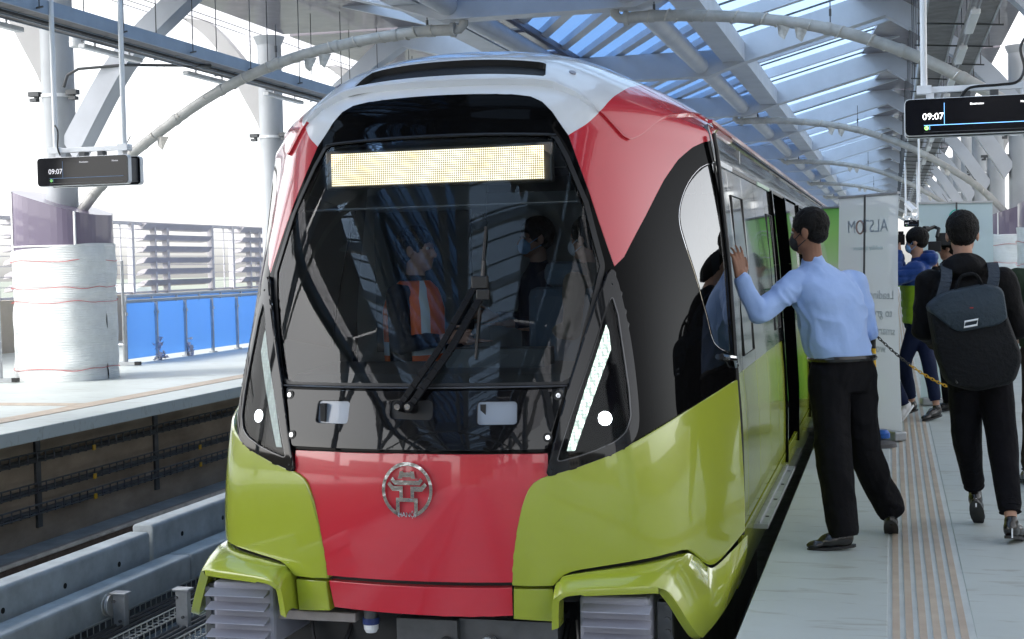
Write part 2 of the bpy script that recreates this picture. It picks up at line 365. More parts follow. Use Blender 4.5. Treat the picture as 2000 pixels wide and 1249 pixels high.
ORD = ['first', 'second', 'third', 'fourth', 'fifth', 'sixth', 'seventh', 'eighth', 'ninth', 'tenth', 'eleventh', 'twelfth', 'thirteenth', 'fourteenth', 'fifteenth', 'sixteenth', 'seventeenth', 'eighteenth', 'nineteenth', 'twentieth']
def sel(a, rx, ry, n=3.2):
    c, s_ = math.cos(a), math.sin(a); return (math.copysign(abs(c) ** (2 / n), c) * rx, math.copysign(abs(s_) ** (2 / n), s_) * ry)
REDT = mat('red twine', (.55, .05, .05), .6)
def make_column(s, Y, label):
    x = XM + s * 7.28
    t = thing('platform_column', label, 'column', (x, Y, 0), 'columns of the right platform' if s > 0 else 'columns of the left platform')
    mb = MB(); mb.cyl((x, Y, 0), (x, Y, 6.0), .235, 32); mb.cyl((x, Y, 5.95), (x, Y, 6.12), .235, 32, r2=.31); part('shaft', mb, COLM, t, smooth=True)
    mb = MB(); mb.cyl((x, Y, 4.13), (x, Y, 4.18), .25, 32)
    part('clamp_ring', mb, LWHITE, t)
    for dx in (-.33, .33):
        mb = MB(); mb.box((x + dx * .95, Y - .12, 4.19), (.17, .1, .07)); mb.box((x + dx * .98, Y - .12, 4.105), (.11, .1, .05)); mb.box((x + dx * .9, Y - .1, 4.15), (.06, .05, .06)); part('clamp_bracket', mb, STEELD, t)
    if s < 0 and abs(Y - 18.45) > 1: return t
    # cladding: slanted top, four panels around
    N = 48; mb = MB()
    for k in range(N):
        a0, a1 = 2 * math.pi * k / N, 2 * math.pi * (k + 1) / N
        p0, p1 = sel(a0, .65, .60), sel(a1, .65, .60)
        zt = lambda px: 2.60 + .20 * (px / .65) * s
        mb.add([(x + p0[0], Y + p0[1], 1.70), (x + p1[0], Y + p1[1], 1.70), (x + p1[0], Y + p1[1], zt(p1[0])), (x + p0[0], Y + p0[1], zt(p0[0]))], [(0, 1, 2, 3)])
        mb.add([(x, Y, 2.6), (x + p0[0], Y + p0[1], zt(p0[0])), (x + p1[0], Y + p1[1], zt(p1[0]))], [(0, 1, 2)])
    part('cladding', mb, PURPLE, t, smooth=True)
    mb = MB()
    for a in (-R(48), -R(132), R(48), R(132)):
        p = sel(a, .655, .605); mb.b2((x + p[0] - .014, Y + p[1] - .014, 1.7), (x + p[0] + .014, Y + p[1] + .014, 2.60 + .2 * (p[0] / .65) * s))
    ring = [(x + sel(2 * math.pi * k / N, .653, .603)[0], Y + sel(2 * math.pi * k / N, .653, .603)[1], 1.955) for k in range(N)]
    mb.tube(ring, .014, 6, closed=True); part('cladding_joint', mb, JOINT, t)
    mb = MB()
    def fo(u, v):
        a = 2 * math.pi * u; z = v * (1.93 + .06 * math.cos(a) * -s); p = sel(a, .675 + .035 * noise.noise((u * 9, v * 7, s + Y)), .625 + .02 * noise.noise((u * 8, v * 9, 3 + Y)))
        sq = .022 * (math.exp(-((z - .17) / .02) ** 2) + math.exp(-((z - 1.15) / .02) ** 2) + math.exp(-((z - 1.35) / .02) ** 2))
        return (x + p[0] * (1 - sq), Y + p[1] * (1 - sq), z)
    mb.grid(fo, 72, 60); mb.add([fo(k / 72, 1) for k in range(72)], [tuple(range(72))]); part('foam_wrap', mb, FOAM, t, smooth=True)
    mb = MB()
    for z in (.17, 1.15, 1.35, 1.74):
        mb.tube([(x + sel(2 * math.pi * k / N, .684, .634)[0], Y + sel(2 * math.pi * k / N, .684, .634)[1], z + .015 * math.sin(k * .7 + z * 9)) for k in range(N)], .004, 5, closed=True)
    part('binding_twine', mb, REDT, t)
    return t
kL = 0
for i, Y in enumerate(YB):
    if Y > 8 and Y < 40:
        lb = {0: 'nearest visible column of the left platform, foam wrapped below purple panels', 1: 'slimmer looking column just left of the train, second on the left platform'}
    j = i - 7
    make_column(-1, Y, {0: 'foam wrapped column with purple panels behind the left clock display', 1: 'second white column of the left platform, just left of the train roof'}.get(j, 'plain white column of the left platform, %s after the foam wrapped one %s' % (ORD[abs(j) - 1], 'towards the viewer' if j < 0 else 'away from the viewer, behind the train')))
    make_column(1, Y, 'column wrapped in white foam on the right platform, %s' % ({2: 'purple panels at the right edge of the photo', 3: 'half hidden behind the purple one at the right edge'}.get(j, 'the %s one %s' % (ORD[j] if j >= 0 else ORD[-j - 1], 'away from the viewer' if j >= 0 else 'behind the viewer'))))
# --- arched drain pipes every second bay
arc = catm([(6.98, 2.45, 0), (6.55, 2.9, 0), (6.09, 3.28, 0), (4.92, 3.99, 0), (3.8, 4.43, 0), (2.71, 4.65, 0), (1.7, 4.74, 0), (1.2, 4.74, 0)], 5)
TAPE = mat('torn plastic film', (.55, .53, .48), .3, coat=.4, var=.4, vs=12)
for Y in YB[1::2]:
    for s in (-1, 1):
        j = round((Y - 18.45) / 14.8)
        lab = 'curved grey drain pipe wrapped in film over the %s platform, %s' % ('left' if s < 0 else 'right', 'nearest in view' if j == 0 else ('%s one beyond the nearest' % ORD[j - 1] if j > 0 else '%s one behind the viewer' % ORD[-j - 1]))
        t = thing('drain_pipe', lab, 'pipe', (XM + s * 7, Y, 0), 'arched drain pipes')
        pts = [(XM + s * p.x, Y, p.y) for p in arc]
        mb = MB(); mb.tube(pts, .075, 14); part('pipe', mb, PIPE, t, smooth=True)
        for k in (4, 9, 13, 16, 20, 24, 28, 31):
            mb = MB(); a, b = Vector(pts[k]), Vector(pts[k + 1]); d = (b - a).normalized(); mb.tube([a, a + d * .07], .084, 14); part('pipe_collar', mb, PIPE, t, smooth=True)
        mb = MB()
        for k in range(3, 33, 2):
            a, b = Vector(pts[k]), Vector(pts[k + 1]); q = []
            for m_ in range(12): an = m_ / 11 * math.pi * 2.1 + k; q.append(a + (b - a) * m_ / 11 + V(0, math.cos(an), math.sin(an)) * .079)
            mb.tube(q, .006 + .004 * (k % 3), 5)
        for k in (12, 22, 23):
            a = Vector(pts[k]); 
            for m_ in range(3): mb.add([a + V(.03 * m_, -.05, -.06), a + V(.12 + .03 * m_, -.02, -.06), a + V(.09, -.03 * m_, -.16 - .05 * m_), a + V(.02, -.06, -.20)], [(0, 1, 2, 3)])
        part('torn_film', mb, TAPE, t)['kind'] = 'stuff'
        mb = MB(); e = Vector(pts[-1]); mb.tube([e + V(-s * .0, 0, 0), e + V(-s * .10, 0, .0), e + V(-s * .16, 0, .06), e + V(-s * .17, 0, .2), e + V(-s * .17, 0, .75)], .062, 12); mb.tube([e + V(s * .02, 0, 0), e + V(-s * .04, 0, 0)], .10, 12)
        part('drop_pipe', mb, PIPE, t, smooth=True)
        for k in (6, 20, 31):
            mb = MB(); a = Vector(pts[k]); top = a + V(-s * .35 if k < 20 else 0, 0, .55 if k < 31 else .2); mb.cyl(a, top, .008, 6); c = a + (top - a) * .3; mb.cyl(c, c + (top - a).normalized() * .09, .018, 6); part('hanger_wire', mb, STEELD, t)
# --- cable trays over both platforms
TRAY = mat('tray blue grey', (.30, .36, .44), .4, metal=.3, var=.1)
TRAYD = mat('tray underside', (.20, .195, .20), .5, metal=.3, var=.25, vs=5)
for s in (-1, 1):
    t = thing('cable_tray', 'long suspended cable tray with lights over the %s platform' % ('left' if s < 0 else 'right'), 'cable tray', (XM + s * 5.2, 20, 4.3))
    for (d0, d1, z) in (((4.95, 5.32, 4.42), (5.50, 5.72, 4.34)) if s > 0 else ((4.95, 5.19, 4.58), (5.27, 5.42, 4.54))):
        a, b = XM + s * d0, XM + s * d1
        mb = MB(); mb.b2((a, Y0, z), (b, Y1, z + .015)); part('tray_floor', mb, TRAYD, t)
        mb = MB(); mb.b2((a - .012, Y0, z - .01), (a + .012, Y1, z + .16)); mb.b2((b - .012, Y0, z - .01), (b + .012, Y1, z + .16)); part('tray_rail', mb, TRAY if s < 0 else STEEL, t)
    mb = MB(); zq = 0 if s > 0 else .24; dq = 5.42 if s > 0 else 5.23
    mb.b2((XM + s * dq - .025, Y0, 4.30 + zq), (XM + s * dq + .025, Y1, 4.38 + zq)); part('conduit', mb, STEEL if s > 0 else STEELD, t)
    mb = MB(); y = -30.
    while y < 105:
        if 6 < y < 50:
            m1 = MB(); m1.cyl((XM + s * 4.85, y, 4.38 + zq), (XM + s * (5.85 - zq * 1.4), y, 4.30 + zq), .012, 6); m1.cyl((XM + s * 4.9, y, 4.36 + zq), (XM + s * 4.9, y, 6.1), .008, 5); m1.cyl((XM + s * (5.8 - zq * 1.4), y, 4.3 + zq), (XM + s * (5.8 - zq * 1.4), y, 6.1), .008, 5); part('hanger', m1, STEELD, t); y += 1.85; continue
        mb.cyl((XM + s * 4.85, y, 4.38 + zq), (XM + s * (5.85 - zq * 1.4), y, 4.30 + zq), .012, 6); mb.cyl((XM + s * 4.9, y, 4.36 + zq), (XM + s * 4.9, y, 6.1), .008, 5); mb.cyl((XM + s * (5.8 - zq * 1.4), y, 4.3 + zq), (XM + s * (5.8 - zq * 1.4), y, 6.1), .008, 5); y += 1.85
    part('hangers', mb, STEELD, t)['kind'] = 'stuff'
    for k in range(14):
        y = 5.1 + 2.75 * k
        mb = MB(); zb_ = 4.13 if s > 0 else 4.42; mb.b2((XM + s * 5.42 - .05, y, zb_), (XM + s * 5.42 + .05, y + 1.45, zb_ + .06)); 
        for q in (.3, 1.15): mb.b2((XM + s * 5.42 - .015, y + q, zb_ + .06), (XM + s * 5.42 + .015, y + q + .03, zb_ + .13))
        part('light_batten', mb, LWHITE, t, bevel=.012)
# loudspeaker under tray
t = thing('ceiling_speaker', 'small white round speaker under the left cable tray', 'speaker', (-9.75, 16.1, 4.1)); c = V(-10.16, 16.35, 4.48)
mb = MB(); mb.cyl(c, c + V(0, 0, .17), .095, 24); mb.cyl(c + V(0, 0, .06), c + V(0, 0, .075), .1, 24); part('housing', mb, LWHITE, t, smooth=True)
mb = MB(); mb.b2(c + V(-.1, -.03, .17), c + V(.1, .03, .3)); part('bracket', mb, STEELD, t)
# grey conduit arm beside the first column, and dangling wires
t = thing('conduit_arm', 'thin grey conduit bracket between column and white arch', 'conduit', (-11.5, 18.2, 4.4))
mb = MB(); q = [(-11.55, 18.2, 4.25), (-11.48, 18.2, 4.42), (-11.3, 18.2, 4.5), (-10.6, 18.3, 4.53), (-9.6, 19.0, 4.55)]; mb.tube(q, .022, 6); part('arm', mb, STEELD, t)
for dx, l in ((0, .95), (.12, .45)):
    mb = MB(); a = V(-10.15 + dx, 18.4, 4.5); mb.tube(catm([a, a + V(-.08, 0, -l * .45), a + V(-.02, 0, -l * .8), a + V(.04 + dx, 0, -l)], 5), .004, 4); part('loose_wire', mb, STEELD, t)
# --- louvre screen far left
FENCE = mat('fence grey', (.56, .55, .58), .45, metal=.2, var=.06); LOUV = mat('louvre grey', (.50, .48, .51), .45, var=.08)
mb = MB(); mb.b2((-17.35, Y0, 0), (-17.0, Y1, 1.04)); o = mb.build('parapet_wall', TAN); tag(o, 'tan parapet wall along the back of the left platform', 'wall')
t = thing('louvre_screen', 'grey metal screen of rails and wing shaped louvres on the tan parapet', 'fence', (-17.15, 30, 1.04))
Yf = [9.25 + 5.2 * k for k in range(10)]
mb = MB(); mb.b2((-17.18, 6, 2.66), (-17.1, 60, 2.74)); mb.b2((-17.18, 6, 1.05), (-17.1, 60, 1.10)); part('rail', mb, FENCE, t)
mb = MB()
for j in range(7): z = 1.3 + j * .21; mb.cyl((-17.1, 6, z), (-17.1, 60, z), .008, 5)
part('wire', mb, FENCE, t)
for k, y in enumerate(Yf):
    yy = y
    for dy, wd in ((-.5, .10), (.55, .07), (1.15, .11), (3.5, .11)):
        mb = MB(); mb.b2((-17.2, yy + dy - wd / 2, 1.04), (-17.06, yy + dy + wd / 2, 2.7)); part('post', mb, FENCE, t)
    mb = MB(); mb.b2((-17.13, yy + 4.2, 1.04), (-17.1, yy + 4.23, 2.7)); part('thin_post', mb, FENCE, t)
    for j in range(6):
        z = 1.20 + j * .27; mb = MB(); P = [(-17.30, z), (-17.26, z + .09), (-17.12, z + .15), (-16.98, z + .16), (-17.1, z + .03)]
        mb.prism(P, yy + .0, yy + 3.35, 'y'); part('louvre', mb, LOUV, t)
mb = MB(); mb.b2((7.5, Y0, -.2), (7.8, Y1, 1.04)); tag(mb.build('parapet_wall', TAN), 'tan parapet wall along the back of the right platform, added out of view to darken reflections', 'wall')  # unseen mirror of the left parapet, added to darken low reflections
BCOL = [mat('facade %d' % k, c, .7, var=.15, vs=.3) for k, c in enumerate([(.30, .28, .25), (.20, .21, .22), (.34, .30, .22), (.16, .15, .15)])]
WDK = mat('facade windows', (.02, .025, .03), .15)
for k, (x, y, w_, d_, h) in enumerate([(-60, -90, 26, 20, 6), (-28, -110, 22, 18, 9), (0, -95, 18, 20, 12), (26, -105, 24, 20, 7), (52, -80, 22, 22, 10), (70, -45, 20, 26, 5), (62, -8, 20, 24, 8), (66, 28, 18, 26, 3), (-88, -60, 20, 24, 4), (60, 66, 20, 30, 6)]):
    t = thing('added_city_block', 'unseen city block added for a dark band in the train reflections, %s counted from the left' % ORD[k], 'building', (x, y, -14), 'unseen city blocks added around the station')  # blocks added out of view to darken the horizon the train reflects
    mb = MB(); mb.b2((x - w_ / 2, y - d_ / 2, -14), (x + w_ / 2, y + d_ / 2, h)); part('wall', mb, BCOL[k % 4], t)
    mb = MB()
    for i in range(int(w_ / 3)):
        for j in range(-3, int(h / 3.4)): mb.b2((x - w_ / 2 + 1 + i * 3, y + d_ / 2 - .05, j * 3.4 + 1), (x - w_ / 2 + 2.8 + i * 3, y + d_ / 2 + .06, j * 3.4 + 2.9)); mb.b2((x - w_ / 2 - .06, y - d_ / 2 + 1 + i * 3, j * 3.4 + 1), (x - w_ / 2 + .05, y - d_ / 2 + 2.6 + i * 3, j * 3.4 + 2.9))
    part('windows', mb, WDK, t)['kind'] = 'stuff'
# --- blue film glass balustrades
def balustrade(name_lab, pts, film=True):
    t = thing('glass_balustrade', name_lab, 'balustrade', pts[0])
    for a, b in zip(pts[:-1], pts[1:]):
        a, b = Vector(a), Vector(b); L_ = (b - a).length; n = max(1, round(L_ / 1.05)); d = (b - a) / n; u = d.normalized(); nn = V(-u.y, u.x, 0)
        mb = MB(); mb.tube([a + V(0, 0, 1.06), b + V(0, 0, 1.06)], .03, 10); part('handrail', mb, TRAY, t, smooth=True)
        for k in range(n + 1):
            p = a + d * k; mb = MB(); mb.box(p + V(0, 0, .53), (.045, .045, 1.06)); mb.box(p + V(0, 0, .01), (.12, .12, .02)); mb.box(p + V(0, 0, .85), (.08, .07, .05)); part('post', mb, STEEL, t)
        mb = MB(); mb.bar(a + V(0, 0, .55) + nn * .03, b + V(0, 0, .55) + nn * .03, .012, .94); part('blue_film_glass', mb, BLUEF, t)
balustrade('blue film covered glass balustrade around the stair of the left platform, front side', [(-12.5, 21.3, 0), (-12.5, 39.2, 0)])
balustrade('blue film covered glass balustrade along the back of the stair', [(-15.4, 26.3, 0), (-15.4, 39.2, 0)])
t = thing('plastic_scrap', 'crumpled white and blue plastic against the balustrade post', 'plastic', (-12.45, 23.3, 0))
for (x, y) in ((-12.46, 22.35), (-12.46, 23.45)):
    mb = MB()
    for k in range(26): p = V(x + random.uniform(-.06, .08), y + random.uniform(-.12, .12), abs(random.gauss(0, .16))); q = [p + V(random.uniform(-.06, .06), random.uniform(-.06, .06), random.uniform(-.06, .06)) for _ in range(4)]; mb.add(q, [(0, 1, 2), (0, 2, 3), (1, 2, 3)])
    part('scrap', mb, mat('scrap', (.6, .6, .75), .5, var=.6, vs=30), t)
def barrier(lab, x0, x1, y, y2=None):
    y2 = y if y2 is None else y2
    t = thing('crowd_barrier', lab, 'barrier', (x0, y, 0), 'metal crowd barriers')
    a, b = V(x0, y, 0), V(x1, y2, 0); d = b - a
    mb = MB(); mb.tube([a + V(0, 0, .05), a + V(0, 0, 1.74), b + V(0, 0, 1.74), b + V(0, 0, .05)], .028, 8); mb.tube([a + V(0, 0, .35), b + V(0, 0, .35)], .022, 8); part('frame', mb, STEEL, t)
    mb = MB(); n = int(d.length / .14)
    for k in range(1, n): mb.cyl(a + d * k / n + V(0, 0, .35), a + d * k / n + V(0, 0, 1.74), .012, 6)
    part('bars', mb, STEEL, t)
    for p in (a, b):
        mb = MB(); mb.box(p + V(0, 0, .04), (.5, .06, .05)); part('foot', mb, STEEL, t)
        mb = MB(); mb.box(p + V(-.24, 0, .04), (.09, .07, .06)); mb.box(p + V(.24, 0, .04), (.09, .07, .06)); part('foot_cap', mb, RUBBER, t)
barrier('metal crowd barrier at the left edge, in front of the foam wrapped column', -14.8, -12.45, 17.75)
barrier('metal crowd barrier right of the foam wrapped column, beside the blue balustrade', -13.3, -12.35, 21.0)

# --- track side furniture
t = thing('wall_cable_ladders', 'three cable ladders bracketed to the brown wall under the left platform', 'cable tray', (-9, 18, -1))
for z in (-.40, -.73, -.96):
    mb = MB(); mb.cyl((-8.86, 2, z - .05), (-8.86, 60, z - .05), .01, 5); mb.cyl((-8.86, 2, z + .05), (-8.86, 60, z + .05), .01, 5); mb.cyl((-8.97, 2, z - .06), (-8.97, 60, z - .06), .01, 5)
    y = 2.
    while y < 45: mb.bar((-8.855, y, z - .06), (-8.855, y, z + .05), .012, .012, up=(1, 0, 0)); mb.bar((-8.98, y, z - .06), (-8.85, y, z - .06), .012, .012); y += .16
    for q in range(3): mb.cyl((-8.9 - .03 * q, 2, z - .03), (-8.9 - .03 * q, 60, z - .03), .013, 6)
    part('ladder', mb, STEELD, t)
for k in range(14):
    y = 3.2 + 2.55 * k; mb = MB(); mb.box((-8.985, y, -.72), (.03, .09, .95)); part('wall_bracket', mb, STEELD, t)
    for z in (-.44, -.77, -1.0):
        if k % 2 == 0 or z < -.5: mb = MB(); mb.box((-8.84, y + .9, z), (.015, .05, .06)); part('yellow_tag', mb, YEL, t)
for (x, z, lab) in ((-7.64, -1.02, 'outer rail of the far track along the left wall'), (-6.2 + .02, -1.06, 'inner rail of the far track')):
    if z < -1.05: continue
    t = thing('rail', lab, 'rail', (x, 18, -1.4))
    mb = MB(); mb.b2((x - .035, Y0, z - .045), (x + .035, Y1, z)); part('rail_head', mb, RAIL, t, bevel=.008)
    mb = MB(); mb.b2((x - .012, Y0, z - .16), (x + .012, Y1, z - .045)); mb.b2((x - .08, Y0, z - .18), (x + .08, Y1, z - .155)); mb.b2((x - .2, Y0, -1.42), (x + .2, Y1, z - .18)); part('rail_web', mb, RUST, t)
HOLE = mat('hole', (.004, .004, .004), .9)
for k, (a, b) in enumerate([(4.0, 7.3), (7.34, 10.68), (10.74, 14.1), (14.15, 17.5), (17.55, 21), (21.05, 24.5), (24.55, 28)]):
    t = thing('concrete_block', 'long precast concrete kerb block with round holes, %s from the front beside the far track' % ORD[k], 'concrete block', (-6.3, a, -1.4), 'precast concrete kerb blocks')
    z = -.65 if k != 2 else -.60
    mb = MB(); mb.prism([(-6.30, -1.42), (-6.10, -1.42), (-6.10, z - .02), (-6.12, z), (-6.28, z), (-6.30, z - .02)], a, b, 'y'); part('block', mb, CONCB, t, bevel=.02)
    for q in range(4):
        yy = a + .5 + q * (b - a - 1) / 3; mb = MB(); mb.cyl((-6.12, yy, z - .17), (-6.097, yy, z - .17), .022, 14); part('hole', mb, HOLE, t)
t = thing('guide_beam', 'long grey rectangular power rail cover beside the near track', 'beam', (-6, 12, -1.4))
mb = MB(); mb.b2((-6.07, 2, -1.12), (-5.84, 10.9, -.88)); mb.b2((-6.07, 10.93, -1.12), (-5.84, 60, -.88)); part('cover', mb, CONCB, t, bevel=.018)
mb = MB(); mb.b2((-6.03, 2, -1.42), (-5.9, 60, -1.12)); part('support', mb, STEELD, t)
t = thing('wire_cable_basket', 'wire mesh cable baskets on the track bed left of the train', 'cable basket', (-5.3, 10, -1.4))
for (xa, xb, z) in ((-5.80, -5.45, -1.16), (-5.38, -5.05, -1.20), (-4.98, -4.45, -1.24)):
    mb = MB(); n = int((xb - xa) / .06)
    for i in range(n + 1): x = xa + (xb - xa) * i / n; mb.bar((x, 3, z), (x, 28, z), .006, .006)
    for x in (xa, xb): mb.bar((x, 3, z + .08), (x, 28, z + .08), .007, .007)
    y = 3.
    while y < 28: mb.bar((xa, y, z), (xb, y, z), .006, .006); mb.bar((xa, y, z), (xa, y, z + .08), .006, .006, up=(0, 1, 0)); mb.bar((xb, y, z), (xb, y, z + .08), .006, .006, up=(0, 1, 0)); y += .085
    part('basket', mb, mat('basket wire', (.50, .52, .50), .4, metal=.4), t)
    mb = MB()
    for q in range(4): mb.tube([(xa + .05 + q * .06 + .01 * math.sin(j * .9 + q), 3 + j * .6, z + .02) for j in range(42)], .014, 6)
    part('cable', mb, RUBBER if z > -1.2 else STEELD, t)
for (y, x) in ((9.55, -5.72), (9.75, -5.30)):
    t = thing('cable_post', 'short grey steel post standing in the cable basket, %s' % ('left one with a white disc' if x < -5.5 else 'right one'), 'post', (x, y, -1.4), 'steel posts in the cable baskets')
    mb = MB(); mb.box((x, y, -1.15), (.10, .06, .5)); mb.box((x, y, -.895), (.14, .09, .02)); part('post', mb, STEEL, t, bevel=.004)
    mb = MB(); mb.cyl((x - .03, y - .045, -.95), (x - .03, y - .06, -.95), .012, 8); mb.cyl((x + .02, y - .045, -1.1), (x + .02, y - .06, -1.1), .012, 8); part('bolt', mb, STEELD, t)
    if x < -5.5:
        mb = MB()
        for q in range(4): mb.cyl((x - .07 - q * .02, y, -.99), (x - .08 - q * .02, y, -.99), .085 - .012 * (q % 2), 20)
        part('insulator_disc', mb, mat('ceramic', (.62, .62, .60), .3, coat=.5), t, smooth=True)

# ================================================================== TRAIN
XC = -2.12
ROWS = np.array([
[-.45,6.16,-.45,1.34,7.35,0,.25,1.14,.06],[-.10,6.09,-.10,1.36,7.35,0,.25,1.15,.06],[.30,6.05,.30,1.37,7.35,0,.25,1.16,.06],
] + [[v, 6.065 + .16 * (v - .7) + .08 * (v - .7) ** 2, v, 1.355 - .0575 * (v - .7) - .03 * max(0, (v - 1.5) / .86), 7.35 + .05 * max(0, v - 1.6) / .76, .15 * max(0, (v - 1.5) / .86) ** 3, .25, 1.13 - .235 * (v - .7), .07 + .006 * (v - .7)] for v in (.70, .9, 1.1, 1.3, 1.5, 1.7, 1.9, 2.1, 2.23, 2.36)] + [[2.50,6.68,2.48,1.228,7.50,.25,.25,.70,.12],
[2.75,6.97,2.585,1.228,7.65,.34,.22,.70,.15],[3.1,7.45,2.645,1.228,7.90,.40,.15,.75,.2],[3.6,8.2,2.665,1.228,8.40,.42,.06,.8,.3]])
_rx = ROWS[:, 0]; _ry = ROWS[:, 1:]
_rd = np.zeros_like(_ry)
for _k in range(len(_rx)):
    if _k == 0: _rd[_k] = (_ry[1] - _ry[0]) / (_rx[1] - _rx[0])
    elif _k == len(_rx) - 1: _rd[_k] = (_ry[-1] - _ry[-2]) / (_rx[-1] - _rx[-2])
    else:
        _h0 = _rx[_k] - _rx[_k - 1]; _h1 = _rx[_k + 1] - _rx[_k]
        _rd[_k] = ((_ry[_k] - _ry[_k - 1]) / _h0 * _h1 + (_ry[_k + 1] - _ry[_k]) / _h1 * _h0) / (_h0 + _h1)
_cache = {}
def crow(v):
    key = round(v, 5)
    if key in _cache: return _cache[key]
    vv = min(max(v, _rx[0]), _rx[-1]); i = min(int(np.searchsorted(_rx, vv, side='right')) - 1, len(_rx) - 2)
    h = _rx[i + 1] - _rx[i]; t = (vv - _rx[i]) / h
    r = (2*t**3-3*t*t+1)*_ry[i] + (t**3-2*t*t+t)*_rd[i]*h + (-2*t**3+3*t*t)*_ry[i+1] + (t**3-t*t)*_rd[i+1]*h
    _cache[key] = r.tolist(); return _cache[key]
def _sp(x, r): return r * math.log1p(math.exp(min(x / r, 60)))
def cab0(u, v):
    yf, z0, W_, Yj, D, a, wc, r = crow(v)
    b0 = _sp(-wc, r); s_ = (Yj - yf - a * W_ * W_) / (_sp(W_ - wc, r) - b0)
    w_ = abs(u) * W_
    return V(XC + (w_ if u > 0 else -w_), yf + a * w_ * w_ + s_ * (_sp(w_ - wc, r) - b0), z0 - D * abs(u) ** 2.4)
def nrm(fn, u, v):
    e = 1.5e-3; n = (fn(u + e, v) - fn(u - e, v)).cross(fn(u, v + e) - fn(u, v - e)); return n.normalized()
def cab(u, v, off=0):
    return cab0(u, v) + nrm(cab0, u, v) * off
BP = [(1.26, -.32), (1.325, -.16), (1.345, -.02), (1.35, .12), (1.355, .4), (1.35, .7), (1.33, 1.0), (1.305, 1.5), (1.252, 2.1), (1.235, 2.2), (1.20, 2.27)]
def bw(z):
    for (w0, z0), (w1, z1) in zip(BP[:-1], BP[1:]):
        if z <= z1: t = (z - z0) / (z1 - z0); t = max(t, 0); return w0 + (w1 - w0) * t
    return BP[-1][0]
def sideR(y, z): return V(XC + bw(z), y, z)
def sideL(y, z): return V(XC - bw(z), y, z)

def inpoly(p, poly):
    x, y = p; c = False; n = len(poly); j = n - 1
    for i in range(n):
        xi, yi = poly[i]; xj, yj = poly[j]
        if (yi > y) != (yj > y) and x < (xj - xi) * (y - yi) / (yj - yi) + xi: c = not c
        j = i
    return c
def dens(poly, st, su, closed=True):
    out = []; n = len(poly)
    for i in range(n if closed else n - 1):
        a = poly[i]; b = poly[(i + 1) % n]; l = math.hypot((b[0] - a[0]) * su, b[1] - a[1]); k = max(1, math.ceil(l / st))
        out += [(a[0] + (b[0] - a[0]) * j / k, a[1] + (b[1] - a[1]) * j / k) for j in range(k)]
    if not closed: out.append(poly[-1])
    return out
def area(p): return sum(p[i][0] * p[(i + 1) % len(p)][1] - p[(i + 1) % len(p)][0] * p[i][1] for i in range(len(p))) / 2
def inset(poly, d, su):
    P = [(a * su, b) for a, b in poly]; sgn = 1 if area(P) > 0 else -1; n = len(P); out = []
    for i in range(n):
        a, b, c = P[i - 1], P[i], P[(i + 1) % n]
        d1 = (b[0] - a[0], b[1] - a[1]); d2 = (c[0] - b[0], c[1] - b[1]); l1 = math.hypot(*d1) or 1e-9; l2 = math.hypot(*d2) or 1e-9
        n1 = (-d1[1] / l1 * sgn, d1[0] / l1 * sgn); n2 = (-d2[1] / l2 * sgn, d2[0] / l2 * sgn)
        m = (n1[0] + n2[0], n1[1] + n2[1]); q = m[0] ** 2 + m[1] ** 2
        k = min(2 / max(q, .5), 2.5); out.append(((b[0] + m[0] * k / 2 * d * 1.0 * (2 / 2)) / su, b[1] + m[1] * k / 2 * d))
    return out
def fillet(poly, r, su=1.3, seg=5, skip=()):
    out = []; n = len(poly)
    for i in range(n):
        a, b, c = poly[i - 1], poly[i], poly[(i + 1) % n]
        l1 = math.hypot((a[0] - b[0]) * su, a[1] - b[1]); l2 = math.hypot((c[0] - b[0]) * su, c[1] - b[1])
        v1 = ((a[0] - b[0]) * su / l1, (a[1] - b[1]) / l1); v2 = ((c[0] - b[0]) * su / l2, (c[1] - b[1]) / l2)
        if i in skip or v1[0] * v2[0] + v1[1] * v2[1] < -.985: out.append(b); continue
        rr = min(r, l1 * .45, l2 * .45); p = (b[0] + (a[0] - b[0]) * rr / l1, b[1] + (a[1] - b[1]) * rr / l1); q = (b[0] + (c[0] - b[0]) * rr / l2, b[1] + (c[1] - b[1]) * rr / l2)
        for k in range(seg + 1):
            t = k / seg; out.append(((1 - t) ** 2 * p[0] + 2 * t * (1 - t) * b[0] + t * t * q[0], (1 - t) ** 2 * p[1] + 2 * t * (1 - t) * b[1] + t * t * q[1]))
    return out
def sclosed(P, n=4):
    N = len(P); out = []
    for i in range(N):
        a, b, c, d = [Vector(P[(i + k) % N]) for k in (-1, 0, 1, 2)]
        for k in range(n):
            t = k / n; q = .5 * ((2 * b) + (c - a) * t + (2 * a - 5 * b + 4 * c - d) * t * t + (3 * b - a - 3 * c + d) * t ** 3); out.append((q.x, q.y))
    return out
def mir(poly): return [(-u, v) for u, v in poly][::-1]
